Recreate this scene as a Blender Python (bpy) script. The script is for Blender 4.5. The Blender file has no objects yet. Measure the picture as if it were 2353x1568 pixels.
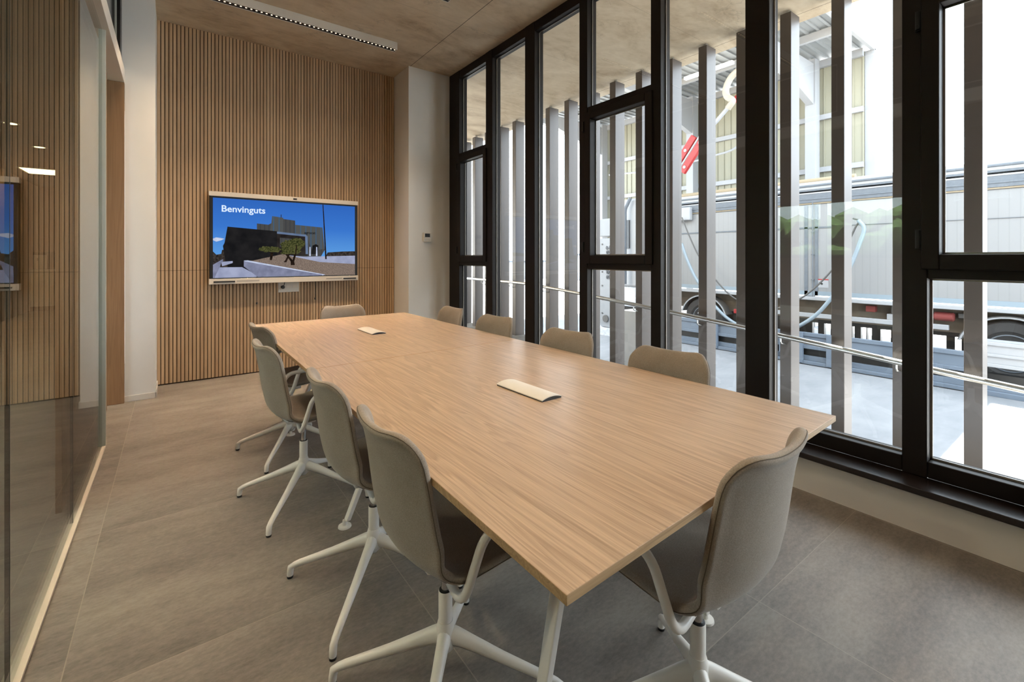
import bpy, math, random
from mathutils import Vector, Matrix
random.seed(7)
S = bpy.context.scene
COL = S.collection
PI = math.pi

# ------------------------------------------------------------------ camera calibration (2353 x 1568)
F, CX, HY, CAM_H = 1045.0, 1176.5, 590.0, 1.27
YAW = math.atan((CX - 400) / F)
cam = bpy.data.cameras.new('camera')
cam.sensor_fit = 'HORIZONTAL'; cam.sensor_width = 36.0
cam.lens = F * 36.0 / 2353.0
cam.shift_y = -(784.0 - HY) / 2353.0
cam.clip_start = 0.02; cam.clip_end = 300
co = bpy.data.objects.new('camera', cam); COL.objects.link(co)
co.location = (0, 0, CAM_H); co.rotation_euler = (PI / 2, 0, -YAW)
S.camera = co

# ------------------------------------------------------------------ colour helpers / materials
def lin(c):
    return tuple(((v / 255.0) / 12.92 if v / 255.0 <= 0.04045 else ((v / 255.0 + 0.055) / 1.055) ** 2.4) for v in c)

def newmat(name):
    m = bpy.data.materials.new(name); m.use_nodes = True
    nt = m.node_tree
    return m, nt, nt.nodes['Principled BSDF'], nt.nodes['Material Output']

def N(nt, typ, **kw):
    n = nt.nodes.new(typ)
    for k, v in kw.items():
        if k in n.inputs: n.inputs[k].default_value = v
        else: setattr(n, k, v)
    return n

def L(nt, a, b): nt.links.new(a, b)

def plain(name, rgb, rough=0.5, metal=0.0, spec=0.5, noise=0.0, nscale=20.0, bump=0.0, bscale=200.0):
    """flat paint with slight procedural variation"""
    m, nt, b, o = newmat(name)
    c = lin(rgb)
    b.inputs['Roughness'].default_value = rough
    b.inputs['Metallic'].default_value = metal
    b.inputs['Specular IOR Level'].default_value = spec
    tc = N(nt, 'ShaderNodeTexCoord')
    no = N(nt, 'ShaderNodeTexNoise', Scale=nscale, Detail=4.0)
    L(nt, tc.outputs['Object'], no.inputs['Vector'])
    r = N(nt, 'ShaderNodeValToRGB')
    k = max(noise, 0.01)
    r.color_ramp.elements[0].position = 0.3; r.color_ramp.elements[1].position = 0.7
    r.color_ramp.elements[0].color = (*[x * (1 - k) for x in c], 1)
    r.color_ramp.elements[1].color = (*[min(1, x * (1 + k)) for x in c], 1)
    L(nt, no.outputs['Fac'], r.inputs['Fac']); L(nt, r.outputs['Color'], b.inputs['Base Color'])
    if bump:
        n2 = N(nt, 'ShaderNodeTexNoise', Scale=bscale, Detail=2.0)
        L(nt, tc.outputs['Object'], n2.inputs['Vector'])
        bp = N(nt, 'ShaderNodeBump', Strength=bump, Distance=0.002)
        L(nt, n2.outputs['Fac'], bp.inputs['Height']); L(nt, bp.outputs['Normal'], b.inputs['Normal'])
    return m

def emis(name, rgb, strength):
    m, nt, b, o = newmat(name)
    nt.nodes.remove(b)
    e = N(nt, 'ShaderNodeEmission'); e.inputs['Color'].default_value = (*lin(rgb), 1); e.inputs['Strength'].default_value = strength
    L(nt, e.outputs[0], o.inputs['Surface'])
    return m

def glass(name, tint=(0.97, 0.985, 0.98), base=0.04):
    m, nt, b, o = newmat(name)
    nt.nodes.remove(b)
    g = N(nt, 'ShaderNodeNewGeometry')
    d = N(nt, 'ShaderNodeVectorMath', operation='DOT_PRODUCT')
    L(nt, g.outputs['Incoming'], d.inputs[0]); L(nt, g.outputs['Normal'], d.inputs[1])
    a = N(nt, 'ShaderNodeMath', operation='ABSOLUTE'); L(nt, d.outputs['Value'], a.inputs[0])
    s = N(nt, 'ShaderNodeMath', operation='SUBTRACT'); s.inputs[0].default_value = 1.0; L(nt, a.outputs[0], s.inputs[1])
    p = N(nt, 'ShaderNodeMath', operation='POWER'); L(nt, s.outputs[0], p.inputs[0]); p.inputs[1].default_value = 5.0
    q = N(nt, 'ShaderNodeMath', operation='MULTIPLY_ADD'); L(nt, p.outputs[0], q.inputs[0]); q.inputs[1].default_value = 1 - base; q.inputs[2].default_value = base
    t = N(nt, 'ShaderNodeBsdfTransparent'); t.inputs['Color'].default_value = (*tint, 1)
    gl = N(nt, 'ShaderNodeBsdfGlossy'); gl.inputs['Roughness'].default_value = 0.0
    mx = N(nt, 'ShaderNodeMixShader')
    L(nt, q.outputs[0], mx.inputs[0]); L(nt, t.outputs[0], mx.inputs[1]); L(nt, gl.outputs[0], mx.inputs[2])
    L(nt, mx.outputs[0], o.inputs['Surface'])
    return m

def math_(nt, op, a, b=None, c=None):
    n = N(nt, 'ShaderNodeMath', operation=op)
    for i, v in enumerate((a, b, c)):
        if v is None: continue
        if isinstance(v, (int, float)): n.inputs[i].default_value = v
        else: L(nt, v, n.inputs[i])
    return n.outputs[0]

def line_mask(nt, coord, offs, pitch, half):
    """1 on thin lines at offs + k*pitch"""
    v = math_(nt, 'SUBTRACT', coord, offs)
    v = math_(nt, 'DIVIDE', v, pitch)
    r = math_(nt, 'ROUND', v)
    v = math_(nt, 'ABSOLUTE', math_(nt, 'SUBTRACT', v, r))
    return math_(nt, 'LESS_THAN', v, half / pitch)

def mixc(nt, fac, a, b, blend='MIX'):
    n = N(nt, 'ShaderNodeMix', data_type='RGBA', blend_type=blend)
    for sock, v in ((n.inputs[0], fac), (n.inputs[6], a), (n.inputs[7], b)):
        if isinstance(v, (int, float)): sock.default_value = v
        elif isinstance(v, tuple): sock.default_value = (*v, 1)
        else: L(nt, v, sock)
    return n.outputs[2]

def ramp(nt, fac, stops):
    r = N(nt, 'ShaderNodeValToRGB'); e = r.color_ramp.elements
    while len(e) < len(stops): e.new(0.5)
    for i, (p, c) in enumerate(stops):
        e[i].position = p; e[i].color = (*c, 1) if len(c) == 3 else c
    L(nt, fac, r.inputs['Fac'])
    return r.outputs['Color']

def wood(name, dark, light, axis='Y', scale=1.0, rough=0.42, contrast=1.0):
    m, nt, b, o = newmat(name)
    tc = N(nt, 'ShaderNodeTexCoord')
    mp = N(nt, 'ShaderNodeMapping')
    sc = {'Y': (11, 0.55, 11), 'Z': (11, 11, 0.5), 'X': (0.55, 11, 11)}[axis]
    mp.inputs['Scale'].default_value = tuple(v * scale for v in sc)
    L(nt, tc.outputs['Object'], mp.inputs['Vector'])
    n1 = N(nt, 'ShaderNodeTexNoise', Scale=1.0, Detail=3.0, Distortion=0.6)
    L(nt, mp.outputs[0], n1.inputs['Vector'])
    # long wavy cathedral lines: contour lines of the stretched noise
    w = math_(nt, 'FRACT', math_(nt, 'MULTIPLY', n1.outputs['Fac'], 13.0))
    w = math_(nt, 'SMOOTH_MIN', w, math_(nt, 'MULTIPLY', math_(nt, 'SUBTRACT', 1.0, w), 4.0), 0.1)
    mp2 = N(nt, 'ShaderNodeMapping')
    sc2 = {'Y': (260, 5, 260), 'Z': (260, 260, 5), 'X': (5, 260, 260)}[axis]
    mp2.inputs['Scale'].default_value = tuple(v * scale for v in sc2)
    L(nt, tc.outputs['Object'], mp2.inputs['Vector'])
    n2 = N(nt, 'ShaderNodeTexNoise', Scale=1.0, Detail=3.0)
    L(nt, mp2.outputs[0], n2.inputs['Vector'])
    f = math_(nt, 'ADD', math_(nt, 'MULTIPLY', w, 0.44 * contrast), math_(nt, 'MULTIPLY', n2.outputs['Fac'], 0.9 * contrast))
    f = math_(nt, 'ADD', f, 0.5 - 0.63 * contrast)
    c = ramp(nt, f, [(0.1, lin(dark)), (0.85, lin(light))])
    L(nt, c, b.inputs['Base Color'])
    b.inputs['Roughness'].default_value = rough
    bp = N(nt, 'ShaderNodeBump', Strength=0.08, Distance=0.001)
    L(nt, n2.outputs['Fac'], bp.inputs['Height']); L(nt, bp.outputs['Normal'], b.inputs['Normal'])
    return m

def mat_slat():
    m, nt, b, o = newmat('slat_wood')
    g = N(nt, 'ShaderNodeNewGeometry')
    sp = N(nt, 'ShaderNodeSeparateXYZ'); L(nt, g.outputs['Position'], sp.inputs[0])
    k = math_(nt, 'FLOOR', math_(nt, 'DIVIDE', math_(nt, 'ADD', sp.outputs['X'], 10.134), 0.032))
    wn = N(nt, 'ShaderNodeTexWhiteNoise', noise_dimensions='1D'); L(nt, k, wn.inputs['W'])
    mp = N(nt, 'ShaderNodeMapping'); mp.inputs['Scale'].default_value = (90, 90, 3)
    L(nt, g.outputs['Position'], mp.inputs['Vector'])
    n = N(nt, 'ShaderNodeTexNoise', Scale=1.0, Detail=3.0); L(nt, mp.outputs[0], n.inputs['Vector'])
    f = math_(nt, 'ADD', math_(nt, 'MULTIPLY', wn.outputs['Value'], 0.35), math_(nt, 'MULTIPLY', n.outputs['Fac'], 0.65))
    L(nt, ramp(nt, f, [(0.2, lin((172, 140, 106))), (0.8, lin((206, 175, 138)))]), b.inputs['Base Color'])
    b.inputs['Roughness'].default_value = 0.55
    return m

def mat_floor():
    m, nt, b, o = newmat('porcelain_tile')
    g = N(nt, 'ShaderNodeNewGeometry')
    sp = N(nt, 'ShaderNodeSeparateXYZ'); L(nt, g.outputs['Position'], sp.inputs[0])
    kx = math_(nt, 'FLOOR', math_(nt, 'ADD', sp.outputs['X'], 0.27))
    ky = math_(nt, 'FLOOR', math_(nt, 'ADD', sp.outputs['Y'], 0.20))
    wn = N(nt, 'ShaderNodeTexWhiteNoise', noise_dimensions='2D')
    cb = N(nt, 'ShaderNodeCombineXYZ'); L(nt, kx, cb.inputs[0]); L(nt, ky, cb.inputs[1]); L(nt, cb.outputs[0], wn.inputs['Vector'])
    off = N(nt, 'ShaderNodeVectorMath', operation='MULTIPLY_ADD')
    L(nt, wn.outputs['Color'], off.inputs[0]); off.inputs[1].default_value = (9, 9, 9); L(nt, g.outputs['Position'], off.inputs[2])
    mp = N(nt, 'ShaderNodeMapping'); mp.inputs['Scale'].default_value = (0.8, 2.2, 1); L(nt, off.outputs[0], mp.inputs['Vector'])
    n1 = N(nt, 'ShaderNodeTexNoise', Scale=2.2, Detail=8.0, Roughness=0.62); L(nt, mp.outputs[0], n1.inputs['Vector'])
    mp3 = N(nt, 'ShaderNodeMapping'); mp3.inputs['Scale'].default_value = (0.75, 1.5, 1); L(nt, off.outputs[0], mp3.inputs['Vector'])
    n3 = N(nt, 'ShaderNodeTexNoise', Scale=55.0, Detail=4.0, Roughness=0.7); L(nt, mp3.outputs[0], n3.inputs['Vector'])
    f = math_(nt, 'ADD', math_(nt, 'MULTIPLY', n1.outputs['Fac'], 0.62), math_(nt, 'MULTIPLY', n3.outputs['Fac'], 0.38))
    c = ramp(nt, f, [(0.30, lin((92, 86, 80))), (0.50, lin((126, 118, 110))), (0.70, lin((150, 142, 132)))])
    jx = line_mask(nt, sp.outputs['X'], -0.272, 1.0, 0.0018)
    jy = line_mask(nt, sp.outputs['Y'], 0.80, 1.0, 0.0014)
    j = math_(nt, 'MAXIMUM', jx, jy)
    c = mixc(nt, math_(nt, 'MULTIPLY', j, 0.6), c, lin((160, 149, 134)))
    L(nt, c, b.inputs['Base Color'])
    b.inputs['Roughness'].default_value = 0.5
    b.inputs['Specular IOR Level'].default_value = 0.4
    bp = N(nt, 'ShaderNodeBump', Strength=0.12, Distance=0.002)
    L(nt, n3.outputs['Fac'], bp.inputs['Height']); L(nt, bp.outputs['Normal'], b.inputs['Normal'])
    return m

def mat_concrete(name, cols, joints=True, s=1.0):
    m, nt, b, o = newmat(name)
    g = N(nt, 'ShaderNodeNewGeometry')
    sp = N(nt, 'ShaderNodeSeparateXYZ'); L(nt, g.outputs['Position'], sp.inputs[0])
    mp = N(nt, 'ShaderNodeMapping'); mp.inputs['Scale'].default_value = (0.9 * s, 1.5 * s, 1); L(nt, g.outputs['Position'], mp.inputs['Vector'])
    n1 = N(nt, 'ShaderNodeTexNoise', Scale=1.5, Detail=9.0, Roughness=0.6, Distortion=0.8); L(nt, mp.outputs[0], n1.inputs['Vector'])
    n2 = N(nt, 'ShaderNodeTexNoise', Scale=9.0, Detail=6.0, Roughness=0.65); L(nt, mp.outputs[0], n2.inputs['Vector'])
    f = math_(nt, 'ADD', math_(nt, 'MULTIPLY', n1.outputs['Fac'], 0.7), math_(nt, 'MULTIPLY', n2.outputs['Fac'], 0.3))
    c = ramp(nt, f, [(0.33, lin(cols[0])), (0.5, lin(cols[1])), (0.68, lin(cols[2]))])
    if joints:
        # hairline cracks: ridges of a warped noise, broken up by a second noise
        n3 = N(nt, 'ShaderNodeTexNoise', Scale=0.9, Detail=5.0, Roughness=0.55); L(nt, mp.outputs[0], n3.inputs['Vector'])
        cr = math_(nt, 'LESS_THAN', math_(nt, 'ABSOLUTE', math_(nt, 'SUBTRACT', n3.outputs['Fac'], 0.5)), 0.0035)
        n4 = N(nt, 'ShaderNodeTexNoise', Scale=4.0, Detail=3.0); L(nt, g.outputs['Position'], n4.inputs['Vector'])
        cr = math_(nt, 'MULTIPLY', cr, math_(nt, 'GREATER_THAN', n4.outputs['Fac'], 0.52))
        jx = line_mask(nt, sp.outputs['X'], 2.32, 2.5, 0.004)
        jy = line_mask(nt, sp.outputs['Y'], 5.22, 1.25, 0.002)
        jj = math_(nt, 'MAXIMUM', jx, math_(nt, 'MULTIPLY', jy, 0.45))
        jj = math_(nt, 'MAXIMUM', jj, math_(nt, 'MULTIPLY', cr, 0.20))
        c = mixc(nt, math_(nt, 'MULTIPLY', jj, 0.8), c, lin((70, 60, 50)))
    L(nt, c, b.inputs['Base Color']); b.inputs['Roughness'].default_value = 0.75
    return m

def mat_fabric(name, c1, c2):
    m, nt, b, o = newmat(name)
    tc = N(nt, 'ShaderNodeTexCoord')
    n = N(nt, 'ShaderNodeTexNoise', Scale=420.0, Detail=2.0); L(nt, tc.outputs['Object'], n.inputs['Vector'])
    n2 = N(nt, 'ShaderNodeTexNoise', Scale=14.0, Detail=3.0); L(nt, tc.outputs['Object'], n2.inputs['Vector'])
    f = math_(nt, 'ADD', math_(nt, 'MULTIPLY', n.outputs['Fac'], 0.8), math_(nt, 'MULTIPLY', n2.outputs['Fac'], 0.2))
    L(nt, ramp(nt, f, [(0.3, lin(c1)), (0.7, lin(c2))]), b.inputs['Base Color'])
    b.inputs['Roughness'].default_value = 0.95
    b.inputs['Specular IOR Level'].default_value = 0.15
    b.inputs['Sheen Weight'].default_value = 0.25; b.inputs['Sheen Roughness'].default_value = 0.4
    bp = N(nt, 'ShaderNodeBump', Strength=0.25, Distance=0.001)
    L(nt, n.outputs['Fac'], bp.inputs['Height']); L(nt, bp.outputs['Normal'], b.inputs['Normal'])
    return m

def mat_ribbed(name, rgb, axis, pitch, dark=0.8, rough=0.5):
    """painted sheet; the shade of its fine ribs is put into the colour"""
    m, nt, b, o = newmat(name)
    g = N(nt, 'ShaderNodeNewGeometry')
    sp = N(nt, 'ShaderNodeSeparateXYZ'); L(nt, g.outputs['Position'], sp.inputs[0])
    v = math_(nt, 'FRACT', math_(nt, 'DIVIDE', sp.outputs[axis], pitch))
    h = math_(nt, 'SMOOTH_MIN', math_(nt, 'MULTIPLY', v, 6.0), 1.0, 0.2)
    c = lin(rgb)
    L(nt, mixc(nt, h, tuple(x * dark for x in c), c), b.inputs['Base Color'])
    b.inputs['Roughness'].default_value = rough
    return m

M = {}
M['floor'] = mat_floor()
M['ceiling'] = mat_concrete('board_marked_concrete', ((172, 150, 122), (206, 188, 160), (224, 208, 182)))
M['yard'] = mat_concrete('yard_concrete', ((98, 101, 104), (114, 115, 118), (126, 127, 128)), joints=False, s=0.5)
M['white_wall'] = plain('white_plaster', (238, 236, 229), 0.85, noise=0.02, nscale=3)
M['slat'] = mat_slat()
M['slat_back'] = plain('groove_backing', (58, 42, 28), 0.9, noise=0.1)
M['wood_table'] = wood('oak_laminate', (156, 131, 106), (204, 177, 149), 'Y', 1.0, 0.36)
M['wood_edge'] = wood('oak_edge_band', (150, 120, 84), (190, 158, 116), 'X', 1.0, 0.5)
M['wood_door'] = wood('oak_veneer_door', (120, 90, 62), (150, 117, 84), 'Z', 0.8, 0.5, 0.7)
M['fabric'] = mat_fabric('taupe_wool', (135, 125, 113), (165, 154, 141))
M['piping'] = plain('seam_thread', (100, 89, 76), 0.9)
M['white_metal'] = plain('white_powder_coat', (232, 226, 217), 0.35)
M['black_plastic'] = plain('black_plastic', (18, 18, 19), 0.45)
M['chrome'] = plain('chrome', (200, 200, 200), 0.15, 1.0)
M['steel'] = plain('brushed_steel', (190, 190, 188), 0.28, 1.0, noise=0.05)
M['frame'] = plain('dark_brown_aluminium', (23, 17, 13), 0.5, spec=0.3, noise=0.06)
M['sill'] = plain('dark_brown_sill', (30, 21, 17), 0.25, noise=0.06)
M['frame_black'] = plain('black_frame', (20, 18, 16), 0.4)
M['spacer'] = plain('glass_spacer', (170, 166, 158), 0.35, 0.6)
M['glass'] = glass('window_glass', (0.975, 0.985, 0.98), 0.035)
M['glass_part'] = glass('partition_glass', (0.86, 0.89, 0.85), 0.04)
M['dark_glass'] = plain('dark_clerestory_glass', (16, 15, 14), 0.12)
M['green_frame'] = plain('pale_green_aluminium', (196, 200, 188), 0.35)
M['beige_frame'] = plain('beige_aluminium', (206, 194, 178), 0.4)
M['white_frame'] = plain('white_lacquer', (226, 220, 208), 0.45)
M['fin'] = plain('fin_brown', (73, 64, 58), 0.42, noise=0.05, nscale=6)
M['joint'] = plain('glass_joint', (58, 60, 56), 0.4)
M['ramp'] = plain('pale_paving', (107, 104, 99), 0.85, noise=0.2, nscale=8)
M['tv_white'] = plain('tv_pale_bar', (226, 216, 200), 0.4)
M['tv_grey'] = plain('tv_grey_slot', (176, 168, 158), 0.5)
M['lcd'] = plain('lcd_dark', (22, 22, 18), 0.2)
M['steel_blue'] = plain('blue_grey_paint', (90, 100, 112), 0.5, noise=0.08, nscale=3)
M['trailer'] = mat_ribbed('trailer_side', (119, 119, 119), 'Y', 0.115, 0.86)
M['trailer_grey'] = plain('trailer_grey_band', (83, 88, 94), 0.6, noise=0.1)
M['trailer_rail'] = plain('trailer_pale_rail', (138, 139, 141), 0.5)
M['panel_white'] = plain('panel_white', (120, 123, 127), 0.5)
M['barrier'] = plain('pale_concrete_block', (176, 173, 168), 0.8, noise=0.06, nscale=5)
M['tan'] = plain('tan_tarp', (127, 114, 93), 0.8)
M['dirty'] = plain('dusty_chassis', (86, 76, 64), 0.9, noise=0.25, nscale=6)
M['rubber'] = plain('tyre_rubber', (40, 38, 37), 0.85, noise=0.15)
M['red'] = plain('red_paint', (140, 22, 20), 0.5)
M['dull_red'] = plain('dull_red', (112, 46, 42), 0.7)
M['hose_pale'] = plain('pale_blue_hose', (114, 126, 134), 0.5)
M['hose_dark'] = plain('dark_hose', (70, 68, 66), 0.6)
M['hose_cream'] = plain('cream_hose', (134, 127, 115), 0.55)
M['cladding'] = plain('cream_cladding', (132, 129, 112), 0.6)
M['shed_white'] = plain('shed_white_steel', (138, 139, 141), 0.5)
M['roof_sheet'] = plain('roof_sheet', (122, 125, 126), 0.5)
M['grey_text'] = plain('grey_lettering', (52, 55, 60), 0.6)
M['far'] = plain('far_grey', (176, 180, 186), 0.8, noise=0.2)
M['hedge'] = plain('hedge_leaf', (62, 88, 44), 0.8, noise=0.6, nscale=14)
M['cor_ceiling'] = plain('corridor_ceiling', (150, 142, 130), 0.9)
M['cab_white'] = plain('cabinet_white', (206, 198, 184), 0.5)
M['led'] = emis('led_warm', (255, 226, 180), 3.0)
M['lamp_panel'] = emis('lamp_panel_warm', (255, 232, 176), 9.0)
M['tube_white'] = emis('tube_white', (255, 250, 240), 6.0)

# ------------------------------------------------------------------ mesh builder
class MB:
    def __init__(s): s.v = []; s.f = []
    def add(s, vs, fs):
        o = len(s.v); s.v += [tuple(v) for v in vs]; s.f += [tuple(i + o for i in f) for f in fs]; return s
    def box(s, x0, x1, y0, y1, z0, z1):
        return s.add([(x0, y0, z0), (x1, y0, z0), (x1, y1, z0), (x0, y1, z0), (x0, y0, z1), (x1, y0, z1), (x1, y1, z1), (x0, y1, z1)],
                     [(0, 3, 2, 1), (4, 5, 6, 7), (0, 1, 5, 4), (1, 2, 6, 5), (2, 3, 7, 6), (3, 0, 4, 7)])
    def cbox(s, c, d): return s.box(c[0] - d[0] / 2, c[0] + d[0] / 2, c[1] - d[1] / 2, c[1] + d[1] / 2, c[2] - d[2] / 2, c[2] + d[2] / 2)
    def prism(s, poly, axis, a0, a1):
        """poly: list of 2D points in the plane normal to axis; X -> (y,z), Y -> (x,z), Z -> (x,y)"""
        def p(q, a): return {'X': (a, q[0], q[1]), 'Y': (q[0], a, q[1]), 'Z': (q[0], q[1], a)}[axis]
        n = len(poly)
        vs = [p(q, a0) for q in poly] + [p(q, a1) for q in poly]
        return s.add(vs, [tuple(range(n - 1, -1, -1)), tuple(range(n, 2 * n))] + [(i, (i + 1) % n, n + (i + 1) % n, n + i) for i in range(n)])
    def tube(s, pts, r, n=10, caps=True, closed=False):
        pts = [Vector(p) for p in pts]; m = len(pts)
        rs = r if isinstance(r, (list, tuple)) else [r] * m
        rings = []; up = None
        for i, p in enumerate(pts):
            if closed: t = pts[(i + 1) % m] - pts[i - 1]
            else: t = (pts[min(i + 1, m - 1)] - pts[max(i - 1, 0)])
            t.normalize()
            if up is None: up = t.orthogonal().normalized()
            up = (up - t * up.dot(t)); up = up.normalized() if up.length > 1e-6 else t.orthogonal().normalized()
            w = t.cross(up)
            rings.append([p + (up * math.cos(2 * PI * k / n) + w * math.sin(2 * PI * k / n)) * rs[i] for k in range(n)])
        vs = [v for q in rings for v in q]; fs = []
        for i in range(m if closed else m - 1):
            a = i * n; b = ((i + 1) % m) * n
            for k in range(n): fs.append((a + k, a + (k + 1) % n, b + (k + 1) % n, b + k))
        if caps and not closed: fs += [tuple(range(n - 1, -1, -1)), tuple((m - 1) * n + k for k in range(n))]
        return s.add(vs, fs)
    def lathe(s, prof, n=24, c=(0, 0, 0), axis='Z'):
        vs = []; fs = []
        for r, h in prof:
            for k in range(n):
                a = 2 * PI * k / n; x, y = r * math.cos(a), r * math.sin(a)
                vs.append({'Z': (c[0] + x, c[1] + y, c[2] + h), 'X': (c[0] + h, c[1] + x, c[2] + y), 'Y': (c[0] + x, c[1] + h, c[2] + y)}[axis])
        m = len(prof)
        for i in range(m - 1):
            for k in range(n): fs.append((i * n + k, i * n + (k + 1) % n, (i + 1) * n + (k + 1) % n, (i + 1) * n + k))
        fs += [tuple(range(n - 1, -1, -1)), tuple((m - 1) * n + k for k in range(n))]
        return s.add(vs, fs)
    def loft(s, rings, caps=True):
        n = len(rings[0]); vs = [v for r in rings for v in r]; fs = []
        for i in range(len(rings) - 1):
            for k in range(n): fs.append((i * n + k, i * n + (k + 1) % n, (i + 1) * n + (k + 1) % n, (i + 1) * n + k))
        if caps: fs += [tuple(range(n - 1, -1, -1)), tuple((len(rings) - 1) * n + k for k in range(n))]
        return s.add(vs, fs)
    def build(s, name, mat, parent=None, smooth=None, bevel=0.0, seg=2, sub=0):
        me = bpy.data.meshes.new(name); me.from_pydata(s.v, [], s.f); me.update()
        import bmesh
        bm = bmesh.new(); bm.from_mesh(me); bmesh.ops.recalc_face_normals(bm, faces=bm.faces[:]); bm.to_mesh(me); bm.free()
        o = bpy.data.objects.new(name, me); COL.objects.link(o)
        for mm in (mat if isinstance(mat, (list, tuple)) else [mat]): me.materials.append(mm)
        if smooth:
            me.polygons.foreach_set('use_smooth', [True] * len(me.polygons))
            me.set_sharp_from_angle(angle=math.radians(smooth))
        if bevel:
            b = o.modifiers.new('bevel', 'BEVEL'); b.width = bevel; b.segments = seg; b.limit_method = 'ANGLE'
        if sub:
            b = o.modifiers.new('sub', 'SUBSURF'); b.levels = sub; b.render_levels = sub
        if parent is not None: o.parent = parent
        return o

def tag(o, label, cat, group=None, kind=None):
    o['label'] = label; o['category'] = cat
    if group: o['group'] = group
    if kind: o['kind'] = kind
    return o

def thing(name, label, cat, loc=(0, 0, 0), rotz=0.0, group=None, kind=None):
    o = bpy.data.objects.new(name, None); COL.objects.link(o)
    o.empty_display_size = 0.1; o.location = loc; o.rotation_euler = (0, 0, rotz)
    return tag(o, label, cat, group, kind)

def dup(root, loc, rotz, label, group=None):
    r = root.copy(); COL.objects.link(r); r.location = loc; r.rotation_euler = (0, 0, rotz)
    r['label'] = label
    if group: r['group'] = group
    for ch in list(root.children):
        c = ch.copy(); COL.objects.link(c); c.parent = r
        for g in list(ch.children):
            d = g.copy(); COL.objects.link(d); d.parent = c
    return r

def struct(mb, name, mat, label, cat, **kw):
    return tag(mb.build(name, mat, **kw), label, cat, kind='structure')

def text_mesh(name, txt, size, mat, parent, mtx, extrude=0.0005, offset=0.0, spacing=1.0):
    cu = bpy.data.curves.new(name, 'FONT'); cu.body = txt; cu.size = size; cu.extrude = extrude; cu.offset = offset
    cu.space_character = spacing; cu.resolution_u = 4
    o = bpy.data.objects.new(name, cu); COL.objects.link(o); cu.materials.append(mat)
    o.matrix_world = mtx
    bpy.context.view_layer.update()
    me = bpy.data.meshes.new_from_object(o.evaluated_get(bpy.context.evaluated_depsgraph_get()))
    me.name = name; bpy.data.objects.remove(o); bpy.data.curves.remove(cu)
    me.transform(mtx)
    if not me.materials: me.materials.append(mat)
    o = bpy.data.objects.new(name, me); COL.objects.link(o); o.parent = parent
    return o

def bezier(pts, n=12):
    """Catmull-Rom through points"""
    P = [Vector(p) for p in pts]; P = [P[0] * 2 - P[1]] + P + [P[-1] * 2 - P[-2]]
    out = []
    for i in range(1, len(P) - 2):
        a, b, c, d = P[i - 1:i + 3]
        for k in range(n):
            t = k / n
            out.append(0.5 * ((2 * b) + (c - a) * t + (2 * a - 5 * b + 4 * c - d) * t * t + (3 * b - a - 3 * c + d) * t ** 3))
    out.append(P[-2]); return out

def fillet(pts, r, n=6):
    """polyline with rounded corners"""
    P = [Vector(p) for p in pts]; out = [P[0]]
    for i in range(1, len(P) - 1):
        a = (P[i - 1] - P[i]); b = (P[i + 1] - P[i]); q = min(r, a.length * .49, b.length * .49)
        p0 = P[i] + a.normalized() * q; p2 = P[i] + b.normalized() * q
        for k in range(n + 1):
            t = k / n; out.append(p0 * (1 - t) ** 2 + P[i] * 2 * t * (1 - t) + p2 * t * t)
    out.append(P[-1]); return out

# ------------------------------------------------------------------ room shell
BW = 5.657          # back wall plane
CE = 3.60           # concrete ceiling
XW = 2.74           # parapet face under the window
YB = -2.2           # wall behind the camera
XC = -2.70          # far side of the corridor
YC = 16.0           # far end of the corridor

struct(MB().box(XC - .1, 2.98, YB - .1, YC + .1, -0.12, 0.0), 'floor', M['floor'], 'grey beige stone-look tiled floor running under the table', 'floor')
struct(MB().box(XC - .1, 5.0, YB - .1, 12.5, CE, CE + 0.45).box(XC - .1, -.4, 12.5, YC + .1, CE, CE + .45), 'ceiling', M['ceiling'], 'bare stained concrete ceiling slab reaching out over the facade fins', 'ceiling')
# back wall with grooved slat cladding
wb = struct(MB().box(-0.35, 2.98, BW + .012, BW + .2, 0, CE), 'wall_back', M['slat_back'], 'oak slatted wall behind the screen', 'wall')
mb = MB(); x = -0.134
while x < 2.296:
    x1 = min(x + 0.0252, 2.298)
    for z0, z1 in ((0.012, 1.1295), (1.1325, CE - 0.002)): mb.box(x, x1, BW, BW + .0125, z0, z1)
    x += 0.032
mb.build('slat_cladding', M['slat'], wb)
# pier left of the slats
wl = struct(MB().box(-0.345, -0.136, 5.2, BW + .15, 0, CE).box(-.47, -.345, 5.201, BW + .15, 2.78, CE), 'wall_left', M['white_wall'], 'narrow white plaster pier between the slatted wall and the wooden door jamb', 'wall')
struct(MB().box(-0.350, -0.128, 5.19, 5.2, 0, 0.052).box(-0.136, -0.127, 5.19, BW, 0, 0.052), 'baseboard_left', M['white_frame'], 'low white baseboard around the foot of the white pier', 'baseboard', bevel=.002)
# white column between slats and window
struct(MB().box(2.298, 2.98, 5.208, BW + .1, 0, CE), 'wall_corner', M['white_wall'], 'white plaster column between slatted wall and windows, holding the thermostat', 'column')
# parapet under the windows, behind-camera wall
struct(MB().box(XW, 2.96, YB, 5.208, 0, 0.19), 'wall_right', M['white_wall'], 'low white parapet wall below the dark window sill', 'wall')
struct(MB().box(XC, 2.98, YB - .1, YB, 0, CE), 'wall_front', M['white_wall'], 'white wall behind the viewer closing the room', 'wall')
struct(MB().box(2.70, 2.87, YB, 5.208, 0.19, 0.22), 'trim_1', M['sill'], 'dark brown window sill board along the window wall', 'sill', bevel=.003)

# ---- windows (frame plane X 2.86, glass X 2.925)
XF, XG0, XG1, XO = 2.86, 2.922, 2.928, 2.975
ZB, ZT = 0.297, 3.505
T0, T1, T2, T3 = 1.165, 1.281, 2.447, 2.56
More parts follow.
